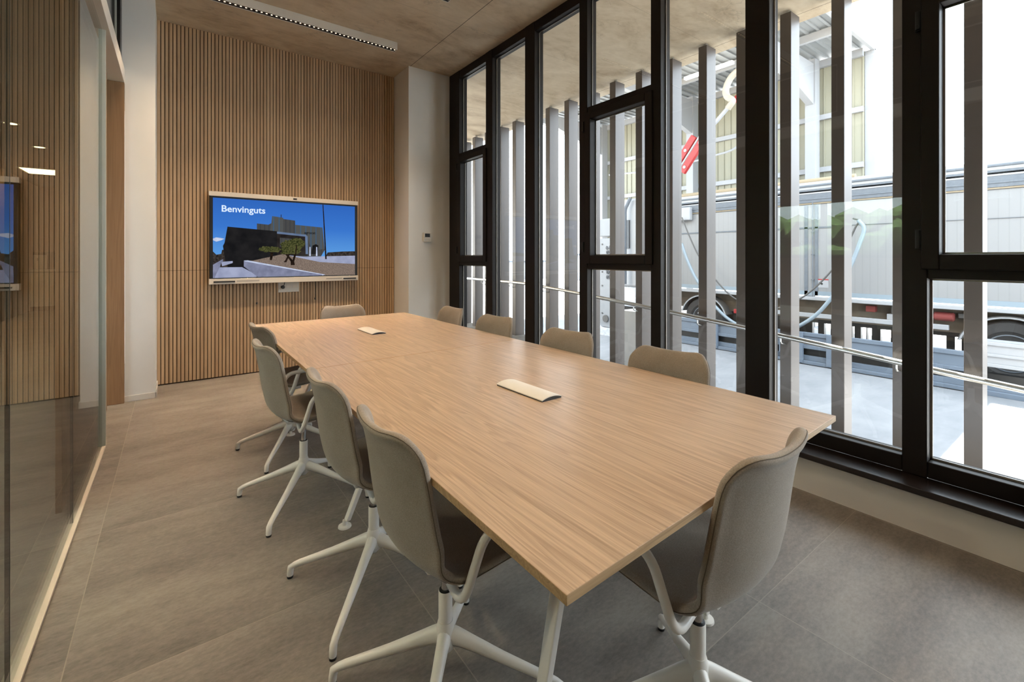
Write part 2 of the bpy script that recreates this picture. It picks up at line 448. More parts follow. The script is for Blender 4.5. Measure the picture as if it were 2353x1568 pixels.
# (number, near Y, far Y of the opening, near mullion width share, vent?)
def onXY(px, X):
    r = (px - CX) / F; ca, sa = math.cos(YAW), math.sin(YAW)
    return X * (-r * sa + ca) / (r * ca + sa)
edges = [  # (far edge px of the opening, near edge px of the opening) on the frame face
    (1055, 1116), (1131, 1206), (1228, 1331), (1349, 1495), (1518, 1712), (1767.7, 2072), (2130.5, None)]
ops = []
for a, b in edges:
    fy = onXY(a, XF); ny = onXY(b, XF) if b else -0.10
    ops.append((ny, fy))
ops += [(-0.82, -0.22), (-2.0, -0.94)]
pane_desc = ['next to the white column, with an opening sash', 'tall, second from the white column', 'tall, third from the white column, left of the tilt sash over the table middle',
             'with an opening sash, fourth from the white column', 'tall, left of the thick post', 'tall, right of the thick post', 'with an opening sash at the right edge of the photo',
             'beside the viewer, tall', 'behind the viewer, last one']
vent = {0, 3, 6}
for i, (ny, fy) in enumerate(ops):
    far_lim = 5.208 if i == 0 else ops[i - 1][0]
    near_lim = YB if i == len(ops) - 1 else ny
    w = thing('window_%d' % (i + 1), 'dark framed window ' + pane_desc[i], 'window', (XF, (ny + fy) / 2, 0.22), kind='structure')
    oy = (ny + fy) / 2
    def T(mb):
        mb.v = [(p[0] - XF, p[1] - oy, p[2] - 0.22) for p in mb.v]; return mb
    fr = MB()
    fr.box(XF, XO, fy, far_lim, 0.22, CE)                  # post on the far side
    if i == len(ops) - 1: fr.box(XF, XO, near_lim, ny, 0.22, CE)
    fr.box(XF + .004, XO, ny, fy, 0.22, ZB); fr.box(XF + .004, XO, ny, fy, ZT, CE)
    if i in vent:
        fr.box(XF + .004, XO, ny, fy, T0, T0 + .06); fr.box(XF + .004, XO, ny, fy, T3 - .06, T3)
    T(fr).build('frame', M['frame'], w, bevel=.004)
    cells = [(ZB, ZT)] if i not in vent else [(ZB, T0), (T1, T2), (T3, ZT)]
    for k, (z0, z1) in enumerate(cells):
        e = 0.05 if (i in vent and k == 1) else 0.0
        a, b = ny + e * .9, fy - e * .9
        T(MB().box(XG0, XG1, a - .004, b + .004, z0 - .004, z1 + .004)).build('pane', M['glass'], w)
        sp = MB(); q = .009
        sp.box(XG0 - .006, XG0 - .001, a, a + q, z0, z1).box(XG0 - .006, XG0 - .001, b - q, b, z0, z1).box(XG0 - .006, XG0 - .001, a, b, z0, z0 + q).box(XG0 - .006, XG0 - .001, a, b, z1 - q, z1)
        T(sp).build('glazing_bead', M['spacer'], w)
    if i in vent:
        a, b = ny - .022, fy + .022; sz0, sz1 = T0 + .045, T3 - .05; x0, x1 = XF - .014, XG1 + .01
        sm = MB().box(x0, x1, a, ny + .045, sz0, sz1).box(x0, x1, fy - .045, b, sz0, sz1).box(x0, x1, ny + .045, fy - .045, sz0, T1).box(x0, x1, ny + .045, fy - .045, T2, sz1)
        T(sm).build('sash', M['frame'], w, bevel=.005)
        for hz in (sz0 + .10, sz1 - .16):
            hb = MB().lathe([(.009, 0), (.009, .085)], 12, (XF - .02, fy + .03, hz)).box(XF - .016, XF + .002, fy + .018, fy + .042, hz - .004, hz + .09)
            T(hb).build('hinge', M['black_plastic'], w, smooth=40)

# ---- glass partition to the corridor
GP = -0.388
gp = thing('wall_partition', 'frameless glass partition on the left with pale rails', 'glass wall', (GP, 4.04, 0), kind='structure')
def G(mb): mb.v = [(p[0] - GP, p[1] - 4.04, p[2]) for p in mb.v]; return mb
G(MB().box(GP - .023, GP + .023, YB, 4.055, 0, 0.012)).build('bottom_rail', M['beige_frame'], gp, bevel=.001)
G(MB().box(GP - .023, GP + .023, YB, 4.055, 2.815, 2.86)).build('top_rail', M['green_frame'], gp)
G(MB().box(GP - .023, GP + .023, 4.04, 4.062, 0.012, 2.815)).build('end_post', M['green_frame'], gp, bevel=.001)
for a, b in ((2.962, 4.04), (1.932, 2.958), (0.90, 1.928), (-0.13, 0.896), (YB, -0.134)):
    G(MB().box(GP - .005, GP + .005, a, b, 0.012, 2.815)).build('pane', M['glass_part'], gp)
for y in (2.96, 1.93, .898):
    G(MB().box(GP - .0055, GP + .0055, y - .0012, y + .0012, 0.012, 2.815)).build('joint_strip', M['joint'], gp)
# lintel beam, clerestory, jamb, sliding door
struct(MB().box(-0.455, -0.345, YB, 5.2, 2.778, 2.905), 'trim_2', M['white_frame'], 'white lintel beam above glass partition and doorway', 'beam', bevel=.002)
gpb = bpy.data.objects['top_rail']
cw = thing('window_21', 'black framed clerestory strip above the white lintel', 'clerestory', (-0.40, 2.0, 2.905), kind='structure')
def CWT(mb): mb.v = [(p[0] + .40, p[1] - 2.0, p[2] - 2.905) for p in mb.v]; return mb
fr = MB().box(-.42, -.365, YB, 5.2, 2.905, 2.965).box(-.42, -.365, YB, 5.2, 3.53, 3.6)
for a, b in ((5.06, 5.2), (3.55, 3.66), (1.9, 2.0), (0.2, 0.3), (YB, YB + .1)): fr.box(-.42, -.365, a, b, 2.965, 3.53)
CWT(fr).build('frame', M['frame_black'], cw, bevel=.004)
for a, b in ((3.66, 5.06), (2.0, 3.55), (0.3, 1.9), (YB + .1, .2)):
    CWT(MB().box(-.405, -.395, a, b, 2.965, 3.53)).build('pane', M['dark_glass'], cw)
    q = .012
    CWT(MB().box(-.397, -.388, a, b, 2.965, 2.965 + q).box(-.397, -.388, a, b, 3.53 - q, 3.53).box(-.397, -.388, a, a + q, 2.965, 3.53).box(-.397, -.388, b - q, b, 2.965, 3.53)).build('glazing_bead', M['green_frame'], cw)
struct(MB().box(-0.47, -0.346, 5.158, 5.2, 0, 2.777), 'trim_3', M['wood_door'], 'oak veneered door jamb beside the white pier', 'door jamb', bevel=.002)
dr = thing('door_1', 'oak sliding door leaf behind the glass partition', 'door', (-0.445, 4.0, 0.012), kind='structure')
def DT(mb): mb.v = [(p[0] + .445, p[1] - 4.0, p[2] - .012) for p in mb.v]; return mb
DT(MB().box(-0.466, -0.441, 3.11, 4.97, 0.012, 2.77)).build('leaf', M['wood_door'], dr, bevel=.002)
DT(MB().box(-0.4415, -0.437, 4.78, 4.83, 0.92, 1.11)).build('door_pull', M['steel'], dr, bevel=.002)

# ---- corridor seen dimly through the partition
struct(MB().box(-0.56, -0.47, 5.203, YC, 0, CE), 'wall_corridor', M['white_wall'], 'corridor side wall beyond the wooden jamb', 'wall')
mb = MB()
mb.box(XC - .1, XC, YB, 1.7, 0, 3.0).box(XC - .1, XC, 4.2, YC, 0, 3.0).box(XC - .1, XC, 1.7, 4.2, 0, 1.25).box(XC - .1, XC, 1.7, 4.2, 2.2, 3.0)
struct(mb, 'wall_passage', M['wood_door'], 'oak panelled far wall of the corridor behind the glass', 'wall')
struct(MB().box(XC, -0.47, YC, YC + .1, 0, 3.0), 'wall_end', M['wood_door'], 'oak panelled end wall of the corridor behind the kitchen units', 'wall')
struct(MB().box(XC - .1, -0.462, YB, YC + .1, 3.0, 3.08), 'ceiling_corridor', M['cor_ceiling'], 'plain corridor ceiling with round downlights', 'ceiling')
w = thing('window_22', 'corridor window looking onto a hedge, mirrored in the window panes', 'window', (XC - .05, 2.95, 1.25), kind='structure')
def CT(mb): mb.v = [(p[0] - XC + .05, p[1] - 2.95, p[2] - 1.25) for p in mb.v]; return mb
CT(MB().box(XC - .1, XC + .01, 1.7, 1.75, 1.25, 2.2).box(XC - .1, XC + .01, 4.15, 4.2, 1.25, 2.2).box(XC - .1, XC + .01, 2.92, 2.98, 1.3, 2.15).box(XC - .1, XC + .01, 1.75, 4.15, 1.25, 1.3).box(XC - .1, XC + .01, 1.75, 4.15, 2.15, 2.2)).build('frame', M['frame_black'], w)
CT(MB().box(XC - .06, XC - .05, 1.75, 4.15, 1.3, 2.15)).build('pane', M['glass'], w)

# ------------------------------------------------------------------ conference table
ZTB = 0.74
tb = thing('conference_table', 'long light oak conference table of two joined tops on white splayed legs', 'table', (1.13, 2.30, 0))
def TT(mb): mb.v = [(p[0] - 1.13, p[1] - 2.30, p[2]) for p in mb.v]; return mb
P00, P10, P11, P01 = (0.493, 0.520), (1.769, 0.572), (1.760, 4.087), (0.498, 4.045)
S0, S1 = (0.5015, 2.281), (1.7645, 2.326)
th = 0.0185
for poly in ([P00, P10, (S1[0], S1[1] - .0022), (S0[0], S0[1] - .0022)], [(S0[0], S0[1] + .0022), (S1[0], S1[1] + .0022), P11, P01]):
    mb = MB().prism(poly, 'Z', ZTB - th, ZTB)
    o = TT(mb).build('tabletop', [M['wood_table'], M['wood_edge']], tb, bevel=.0012)
    for p in o.data.polygons:
        if abs(p.normal.z) < 0.5: p.material_index = 1
TT(MB().box(.80, 1.46, 0.80, 3.86, ZTB - th - .04, ZTB - th - .002)).build('under_frame', M['white_metal'], tb, bevel=.004)
for (fx, fy), (tx, ty) in (((.742, .905), (.90, .90)), ((1.489, .873), (1.35, .89)), ((.644, 2.185), (.95, 2.185)), ((1.60, 2.20), (1.31, 2.20)), ((.666, 3.54), (.95, 3.54)), ((1.56, 3.56), (1.31, 3.56))):
    rings = []
    for s_, wx, wy in ((0.028, .011, .017), (0.5, .013, .021), (ZTB - th - .01, .016, .026)):
        k = s_ / (ZTB - th); cx, cy = fx + (tx - fx) * k, fy + (ty - fy) * k
        rings.append([(cx + a * wx, cy + b * wy, s_) for a, b in ((-1, -1), (1, -1), (1, 1), (-1, 1))])
    lg = TT(MB().loft(rings)).build('leg', M['white_metal'], tb, bevel=.004)
    TT(MB().lathe([(.006, .010), (.029, .007), (.030, 0.0)][::-1], 24, (fx, fy, 0)).lathe([(.011, .004), (.010, .032)], 16, (fx, fy, 0))).build('foot_disc', M['white_metal'], lg, smooth=40)

# cable boxes on the table
def cable_box(cx, cy, rz, label):
    t = thing('table_cable_box', label, 'cable box', (cx, cy, ZTB), rz, 'cable boxes on the table')
    prof = []
    W2, L2 = .050, .140
    n = 12
    top = [(-W2 + 2 * W2 * k / n, .007 + .009 * (1 - (2 * k / n - 1) ** 2)) for k in range(n + 1)]
    bot = [(x, z - .003) for x, z in reversed(top)]
    MB().prism(top + bot, 'Y', -L2, L2).build('lid', M['white_frame'], t, smooth=30)
    MB().prism([(-W2 + .002, 0), (W2 - .002, 0)] + [(x * .97, z - .0032) for x, z in reversed(top)], 'Y', -L2 + .001, L2 - .001).build('base', M['black_plastic'], t, smooth=30)
    return t
cable_box(1.118, 1.401, math.radians(1.5), 'white flip-lid cable box lying in the middle of the near tabletop')
cable_box(1.119, 3.172, math.radians(1.5), 'small white cable box on the far tabletop, towards the screen')

# ------------------------------------------------------------------ chairs
PROF = [(0.238, 0.466), (0.232, 0.476), (0.210, 0.479), (0.14, 0.475), (0.06, 0.468), (-0.01, 0.462), (-0.06, 0.460), (-0.100, 0.465), (-0.130, 0.480),
        (-0.151, 0.506), (-0.164, 0.545), (-0.174, 0.592), (-0.182, 0.645), (-0.189, 0.700), (-0.197, 0.752), (-0.206, 0.792), (-0.213, 0.812), (-0.220, 0.822)]
def shell():
    pts = bezier([(0, y, z) for y, z in PROF], 4)
    n = len(pts)
    acc = [0.0]
    for i in range(1, n): acc.append(acc[-1] + (pts[i] - pts[i - 1]).length)
    tot = acc[-1]
    def halfw(a):
        u = a / tot
        # width: seat .215, a little wider through the bend, back .228 tapering to .205
        stops = [(0, .195), (.15, .205), (.40, .205), (.52, .194), (.72, .189), (.9, .182), (1, .175)]
        for (u0, w0), (u1, w1) in zip(stops, stops[1:]):
            if u <= u1: w = w0 + (w1 - w0) * (u - u0) / (u1 - u0); break
        for d, r in ((a, .075), (tot - a, .066)):
            if d < r: w += -r + math.sqrt(max(0, r * r - (r - d) ** 2))
        return w
    # extra samples at both ends for round corners
    smp = sorted(set([0, .002, .006, .012, .02, .03, .045] + [tot - q for q in (0, .002, .006, .012, .022, .034, .05)] + [tot * k / 44 for k in range(3, 42)]))
    def at(a):
        for i in range(1, n):
            if a <= acc[i] + 1e-9:
                t = (a - acc[i - 1]) / max(1e-9, acc[i] - acc[i - 1]); return pts[i - 1].lerp(pts[i], t), (pts[i] - pts[i - 1]).normalized()
        return pts[-1], (pts[-1] - pts[-2]).normalized()
    MT = 18
    grid = []
    for a in smp:
        p, t = at(a)
        nrm = Vector((0, -t.z, t.y)) if True else None      # turned 90 deg in the profile plane
        nrm = -Vector((0, t.z, -t.y))
        # inner side: for the seat up (+z), for the back forward (+y)
        inner = Vector((0, -t.z, t.y))
        if inner.z < 0 and abs(inner.z) > abs(inner.y): inner = -inner
        if abs(inner.y) >= abs(inner.z) and inner.y < 0: inner = -inner
        w = halfw(a); u = a / tot
        row = []
        back = min(1, max(0, (u - .42) / .2))
        cup = .012 * (1 - back) + .054 * back
        for k in range(MT + 1):
            s_ = -1 + 2 * k / MT
            q = w * s_
            row.append((Vector((q, p.y, p.z)) + inner * cup * (abs(q) / .205) ** 2.3, inner))
        grid.append(row)
    return smp, tot, grid
SMP, TOT, GRID = shell()
CUT = min(range(len(SMP)), key=lambda i: abs(SMP[i] - TOT * 0.455))

def pad(i0, i1, th_, name, mat, parent, open_lo, open_hi):
    """closed padded surface from grid rows i0..i1; rim rounded"""
    rows = list(range(i0, i1 + 1)); MT = len(GRID[0]) - 1
    nr = len(rows)
    # boundary outward direction for rim rounding
    layers = []
    K = 6
    for l in range(K + 1):
        ang = -PI / 2 + PI * l / K
        layers.append((math.sin(ang) * th_ / 2, math.cos(ang) * th_ / 2))
    mb = MB()
    def P(ri, k, off, out):
        i = rows[ri]; p, nn = GRID[i][k]
        q = p + nn * off
        if out:
            q += OUT[(ri, k)] * out
        return q
    loop = [(0, k) for k in range(MT + 1)] + [(r, MT) for r in range(1, nr)] + [(nr - 1, k) for k in range(MT - 1, -1, -1)] + [(r, 0) for r in range(nr - 2, 0, -1)]
    cen = sum((GRID[rows[r]][k][0] for r, k in loop), Vector()) / len(loop)
    OUT = {}
    for j, (r, k) in enumerate(loop):                      # outline normal lying in the surface
        (ra, ka), (rb, kb) = loop[j - 1], loop[(j + 1) % len(loop)]
        t_ = GRID[rows[rb]][kb][0] - GRID[rows[ra]][ka][0]
        o_ = t_.cross(GRID[rows[r]][k][1])
        if o_.length > 1e-9: o_.normalize()
        OUT[(r, k)] = o_
        if (r == 0 and not open_lo) or (r == nr - 1 and not open_hi): OUT[(r, k)] = Vector((0, 0, 0)) if 0 < k < MT else Vector((1 if k else -1, 0, 0))
    # orient outwards using the widest side point
    r0 = nr // 2
    if OUT[(r0, MT)].x < 0:
        for key in OUT:
            rr, kk = key
            if not ((rr == 0 and not open_lo) or (rr == nr - 1 and not open_hi)): OUT[key] = -OUT[key]
    # inner and outer sheets (pillowed towards the rim)
    idx = {}
    for side, off in ((1, th_ / 2), (-1, -th_ / 2)):
        for ri in range(nr):
            for k in range(MT + 1):
                idx[(side, ri, k)] = len(mb.v); mb.v.append(tuple(P(ri, k, off, 0)))
        for ri in range(nr - 1):
            for k in range(MT):
                f = (idx[(side, ri, k)], idx[(side, ri, k + 1)], idx[(side, ri + 1, k + 1)], idx[(side, ri + 1, k)])
                mb.f.append(f if side > 0 else f[::-1])
    loop = [(0, k) for k in range(MT + 1)] + [(r, MT) for r in range(1, nr)] + [(nr - 1, k) for k in range(MT - 1, -1, -1)] + [(r, 0) for r in range(nr - 2, 0, -1)]
    m = len(loop); prev = [idx[(-1, r, k)] for r, k in loop]
    for l in range(1, K):
        cur = []
        for r, k in loop:
            cur.append(len(mb.v)); mb.v.append(tuple(P(r, k, layers[l][0], layers[l][1])))
        for j in range(m): mb.f.append((prev[j], prev[(j + 1) % m], cur[(j + 1) % m], cur[j]))
        prev = cur
    last = [idx[(1, r, k)] for r, k in loop]
    for j in range(m): mb.f.append((prev[j], prev[(j + 1) % m], last[(j + 1) % m], last[j]))
    o = mb.build(name, mat, parent, smooth=60)
    # seam line along the outer rim
    seam = [P(r, k, -th_ * .12, th_ * .49) for r, k in loop if not ((r == 0 and not open_lo and 0 < k < MT) or (r == nr - 1 and not open_hi and 0 < k < MT))]
    return o, seam

def make_chair(label):
    t = thing('conference_chair', label, 'chair', (0, 0, 0), 0, 'upholstered chairs around the table')
    TH = .025
    seat, sm1 = pad(0, CUT, TH, 'seat', M['fabric'], t, True, False)
    back, sm2 = pad(CUT, len(SMP) - 1, TH, 'backrest', M['fabric'], t, False, True)
    # seam piping as thin welts along the rims, open at the bend
    def seam_tube(sm, name, parent):
        # rotate the closed loop so it starts at the gap
        best = max(range(len(sm)), key=lambda i: (sm[i] - sm[i - 1]).length)
        MB().tube(sm[best:] + sm[:best], .0012, 5).build(name, M['piping'], parent, smooth=60)
    seam_tube(sm1, 'seam_piping', seat); seam_tube(sm2, 'seam_piping', back)
    # lower back seam across the bend, following the underside
    row = [GRID[CUT + 1][k][0] - GRID[CUT + 1][k][1] * (TH / 2 + .0006) for k in range(len(GRID[0]))]
    MB().tube(row, .0016, 5).build('cross_seam', M['piping'], back, smooth=60)
    # arms: tube from under the seat, up and outward, forward under the tabletop
    for sx in (-1, 1):
        pts = fillet([(sx * .03, -.04, .422), (sx * .222, -.072, .418), (sx * .254, -.025, .604), (sx * .252, .20, .606), (sx * .245, .235, .54)], .055, 7)
        MB().tube(pts, .0115, 12).build('armrest', M['white_metal'], t, smooth=60)
    MB().box(-.09, .09, -.10, .10, .428, .447).box(-.05, .05, -.05, .05, .40, .430).build('seat_plate', M['white_metal'], t, bevel=.006)
    MB().lathe([(.0125, .24), (.0125, .41)], 20).build('gas_lift', M['chrome'], t, smooth=40)
    MB().lathe([(.0185, .285), (.0185, .301), (.014, .303)], 24).build('collar', M['black_plastic'], t, smooth=40)
    MB().lathe([(.0185, .18), (.0200, .181), (.0200, .298), (.0190, .300)], 28).build('column', M['white_metal'], t, smooth=40)
    MB().lathe([(.012, .120), (.026, .135), (.0285, .165), (.0260, .195), (.0215, .212)], 28).build('base_hub', M['white_metal'], t, smooth=50)
    for k in range(4):
        a = PI / 4 + math.radians(4) + k * PI / 2
        ca, sa = math.cos(a), math.sin(a)
        rings = []
        for r, z, hh, ww in ((.008, .172, .030, .020), (.04, .164, .0255, .0185), (.09, .145, .0205, .0165), (.17, .112, .0165, .0145), (.25, .0815, .0140, .0130), (.305, .0600, .0128, .0122), (.326, .0500, .0125, .0120)):
            ring = []
            for q in range(12):
                b = 2 * PI * q / 12
                lx, lz = math.cos(b) * ww, math.sin(b) * hh
                ring.append((r * ca - lx * sa, r * sa + lx * ca, z + lz))
            rings.append(ring)
        for z, rr, s_ in ((.040, .336, 1.0), (.026, .339, 1.0), (.009, .340, .97)):   # turn down into the foot
            ring = []
            for q in range(12):
                b = 2 * PI * q / 12
                lx, lr = math.cos(b) * .0120 * s_, math.sin(b) * .0120 * s_
                ring.append(((rr + lr) * ca - lx * sa, (rr + lr) * sa + lx * ca, z + (0.007 * math.sin(b) if z > .03 else 0)))
            rings.append(ring)
        lg = MB().loft(rings).build('leg', M['white_metal'], t, smooth=55)
        MB().lathe([(.0112, 0.0), (.0118, .002), (.0118, .009)], 16, (.340 * ca, .340 * sa, 0)).build('glide', M['black_plastic'], lg, smooth=40)
    return t

CH = [  # pivot x, y, heading (deg, 0 = facing +Y), label
    (0.635, 1.180, -90, 'taupe upholstered chair at the near left end of the table, its whole back in view'),
    (0.625, 1.745, -90, 'taupe chair on the left table side, directly behind the nearest left one'),
    (0.549, 2.585, -86, 'taupe chair on the left table side just beyond the tabletop joint'),
    (0.620, 3.285, -82, 'taupe chair on the left table side closest to the slatted wall'),
    (1.118, 0.676, 2, 'taupe chair at the near head of the table, back turned to the viewer'),
    (1.192, 3.930, 180, 'taupe chair at the far head of the table below the wall screen'),
    (1.705, 3.385, 90, 'taupe chair on the window side, smallest and farthest, near the white column'),
    (1.685, 2.680, 97, 'taupe chair on the window side, second from the white column'),
    (1.655, 1.900, 97, 'taupe chair on the window side, third from the white column'),
    (1.643, 1.220, 98, 'taupe chair on the window side nearest to the viewer, with broad backrest above the tabletop'),
]
c0 = None
for x, y, a, lab in CH:
    if c0 is None:
        c0 = make_chair(lab); c0.location = (x, y, 0); c0.rotation_euler = (0, 0, math.radians(a))
    else:
        dup(c0, (x, y, 0), math.radians(a), lab)

# ------------------------------------------------------------------ wall screen
TX0, TX1, TZ0, TZ1, TY = 0.285, 1.802, 0.983, 1.943, 5.577
tv = thing('wall_display', 'wide wall-mounted meeting display with pale top and bottom bars on the slatted wall', 'screen', ((TX0 + TX1) / 2, TY, TZ0))
def VT(mb): mb.v = [(p[0] - (TX0 + TX1) / 2, p[1] - TY, p[2] - TZ0) for p in mb.v]; return mb
VT(MB().box(TX0 + .006, TX1 - .006, TY + .004, BW - .012, TZ0 + .01, TZ1 - .01)).build('housing', M['black_plastic'], tv, bevel=.004)
VT(MB().box(TX0, TX1, TY - .004, BW - .02, TZ1 - .048, TZ1)).build('top_bar', M['tv_white'], tv, bevel=.003)
VT(MB().box(TX0, TX1, TY - .006, BW - .02, TZ0, TZ0 + .058)).build('bottom_bar', M['tv_white'], tv, bevel=.003)
VT(MB().box(TX0 + .1, TX1 - .1, BW - .02, BW + .0, TZ0 + .2, TZ1 - .2)).build('wall_mount', M['black_plastic'], tv)
VT(MB().box(1.095 - .019, 1.095 + .019, TY - .008, TY - .0035, TZ1 - .033, TZ1 - .016)).build('camera_lens', M['black_plastic'], tv, bevel=.004, seg=3)
for a, b in ((.325, .515), (1.625, 1.775)):
    VT(MB().box(a, b, TY - .012, TY - .0055, TZ0 + .019, TZ0 + .033)).build('stylus', M['black_plastic'], tv, bevel=.002)
for a, b in ((.53, .74), (1.43, 1.61)):
    VT(MB().box(a, b, TY - .0075, TY - .0055, TZ0 + .022, TZ0 + .036)).build('speaker_slot', M['tv_grey'], tv)
# the displayed slide: flat shapes lit by the panel itself, each a hair in front of the last
SX0, SX1, SZ0, SZ1 = 0.320, 1.765, 1.050, 1.878
def sky_mat():
    m, nt, b, o = newmat('slide_sky'); nt.nodes.remove(b)
    g = N(nt, 'ShaderNodeTexCoord'); sp = N(nt, 'ShaderNodeSeparateXYZ'); L(nt, g.outputs['Object'], sp.inputs[0])
    f = math_(nt, 'DIVIDE', math_(nt, 'SUBTRACT', sp.outputs['Z'], .30), .6)
    e = N(nt, 'ShaderNodeEmission'); L(nt, ramp(nt, f, [(0.0, lin((88, 150, 216))), (0.5, lin((56, 114, 198))), (1.0, lin((46, 98, 182)))]), e.inputs['Color'])
    e.inputs['Strength'].default_value = .9; L(nt, e.outputs[0], o.inputs['Surface']); return m
def speck(name, c1, c2, sc_):
    m, nt, b, o = newmat(name); nt.nodes.remove(b)
    g = N(nt, 'ShaderNodeTexCoord'); n = N(nt, 'ShaderNodeTexNoise', Scale=sc_, Detail=4.0); L(nt, g.outputs['Object'], n.inputs['Vector'])
    e = N(nt, 'ShaderNodeEmission'); L(nt, ramp(nt, n.outputs['Fac'], [(.35, lin(c1)), (.65, lin(c2))]), e.inputs['Color']); L(nt, e.outputs[0], o.inputs['Surface']); return m
def stripes(name, c1, c2, pitch):
    m, nt, b, o = newmat(name); nt.nodes.remove(b)
    g = N(nt, 'ShaderNodeTexCoord'); sp = N(nt, 'ShaderNodeSeparateXYZ'); L(nt, g.outputs['Object'], sp.inputs[0])
    k = line_mask(nt, sp.outputs['X'], 0.0, pitch, pitch * .08)
    e = N(nt, 'ShaderNodeEmission'); L(nt, mixc(nt, k, lin(c1), lin(c2)), e.inputs['Color']); L(nt, e.outputs[0], o.inputs['Surface']); return m
slide_mats = [sky_mat(), speck('slide_dark_block', (20, 20, 22), (32, 31, 32), 8), stripes('slide_grey_block', (66, 66, 66), (52, 54, 58), .042), stripes('slide_block_two', (74, 76, 76), (58, 84, 110), .055),
              speck('slide_gravel', (92, 80, 74), (136, 120, 108), 120), speck('slide_kerb', (104, 108, 130), (126, 130, 154), 12), speck('slide_path', (134, 140, 166), (152, 158, 184), 10),
              speck('slide_foliage', (34, 40, 20), (84, 84, 50), 60), speck('slide_trunk', (22, 16, 12), (40, 30, 24), 30), speck('slide_white', (160, 170, 196), (190, 198, 218), 20),
              speck('slide_porch', (28, 24, 24), (46, 42, 40), 8), speck('slide_beam', (84, 100, 128), (98, 116, 144), 8), speck('slide_far', (30, 26, 24), (64, 58, 54), 40)]
scr = MB(); fm = []
lay = [0]
def sp_(poly, mi):
    y = TY + .0035 - .00025 * lay[0]; lay[0] += 1
    pts = [(SX0 + u * (SX1 - SX0), y, SZ0 + v * (SZ1 - SZ0)) for u, v in poly]
    scr.add(pts, [tuple(range(len(pts)))]); fm.append(mi)
def disc(u, v, ru, rv, n=14, jag=0.0):
    return [(u + ru * math.cos(2 * PI * k / n) * (1 + random.uniform(-jag, jag)), v + rv * math.sin(2 * PI * k / n) * (1 + random.uniform(-jag, jag))) for k in range(n)]
sp_([(0, 0), (1, 0), (1, 1), (0, 1)], 0)
sp_([(0, .47), (.02, .452), (.05, .47), (.07, .49), (.045, .50), (.02, .505), (0, .49)], 9)
sp_([(0, .10), (.10, .10), (.10, .36), (.055, .35), (.05, .30), (.02, .29), (0, .33)], 12)
sp_([(.76, .24), (1, .24), (1, .345), (.90, .34), (.78, .325)], 12)
sp_([(.275, .40), (.275, .698), (.352, .687), (.371, .709), (.377, .804), (.453, .788), (.453, .772), (.537, .757), (.538, .70), (.74, .676), (.758, .36), (.72, .24), (.5, .24)], 2)
sp_([(.371, .709), (.377, .804), (.453, .788), (.453, .55), (.36, .56)], 3)
sp_([(.436, .79), (.436, .83), (.441, .83), (.441, .79)], 10)
sp_([(.538, .70), (.74, .676), (.756, .372), (.66, .36), (.62, .56), (.538, .58)], 3)
sp_([(.074, .213), (.06, .40), (.07, .44), (.088, .644), (.41, .604), (.412, .552), (.42, .26), (.30, .17), (.10, .10)], 1)
sp_([(.41, .58), (.62, .565), (.63, .28), (.41, .27)], 10)
sp_([(.41, .60), (.619, .568), (.622, .54), (.41, .572)], 11)
sp_([(.43, .52), (.57, .50), (.57, .40), (.43, .40)], 2)
sp_([(.61, .55), (.628, .55), (.632, .30), (.614, .30)], 11)
sp_([(.655, .30), (.70, .30), (.71, .42), (.69, .44), (.665, .42)], 1)
for u in (.640, .690): sp_([(u, .275), (u + .012, .275), (u + .010, .40), (u + .002, .40)], 9)
sp_([(.60, .265), (1, .28), (1, .15), (.72, .19), (.48, .285)], 6)
sp_([(.28, .21), (.48, .285), (.72, .19), (1, .157), (1, .0), (.55, .0), (.30, .20)], 4)
sp_([(.21, .212), (.25, .215), (.45, .30), (.48, .285), (.70, .19), (.60, .05)], 4)
sp_([(.05, .20), (.12, .21), (.12, .185), (.055, .145)], 6)
sp_([(0, .0), (.02, .0), (.05, .19), (.06, .20), (.06, .235), (0, .165)], 5)
sp_([(.12, .13), (.205, .16), (.34, .0), (.22, .0)], 1)
sp_([(.01, .0), (.27, .0), (.282, .018), (.179, .131), (.04, .132), (.02, .05)], 6)
sp_([(.19, .212), (.205, .215), (.739, .016), (.735, .0), (.28, .0), (.19, .14)], 5)
sp_([(.19, .215), (.215, .218), (.762, .012), (.739, .0), (.735, .012), (.20, .202)], 9)
# two small trees
sp_([(.36, .22), (.375, .22), (.385, .32), (.365, .32)], 8)
sp_(disc(.335, .365, .045, .04, 18, .25), 7); sp_(disc(.385, .36, .055, .035, 18, .3), 7)
sp_([(.455, .19), (.475, .19), (.50, .30), (.49, .30), (.467, .22)], 8)
sp_([(.505, .150), (.535, .150), (.53, .20), (.545, .30), (.53, .30), (.518, .22), (.47, .32), (.462, .31), (.505, .20)], 8)
sp_(disc(.49, .40, .055, .09, 22, .22), 7); sp_(disc(.545, .44, .055, .10, 22, .22), 7); sp_(disc(.50, .34, .07, .045, 20, .25), 7)
sp_([(.536, .30), (.545, .30), (.55, .42), (.543, .42)], 8)
# lamp post
sp_([(.740, 1.0), (.7465, 1.0), (.772, .23), (.760, .23)], 8)
sc_o = VT(scr).build('screen', slide_mats, tv)
for i, p in enumerate(sc_o.data.polygons): p.material_index = fm[i]
def face_y(x, y, z): return Matrix.Translation((x, y, z)) @ Matrix.Rotation(PI / 2, 4, 'X')
ox, oy, oz = (TX0 + TX1) / 2, TY, TZ0
text_mesh('slide_title', 'Benvinguts', .094, emis('slide_title_white', (206, 222, 245), 1.0), sc_o, face_y(.390 - ox, -.0075, 1.738 - oz), offset=.0016, spacing=1.0)
text_mesh('slide_sign', 'agrocat', .040, emis('slide_sign_dark', (22, 22, 26), 1.0), sc_o, face_y(1.19 - ox, -.0075, 1.530 - oz), offset=.0008)
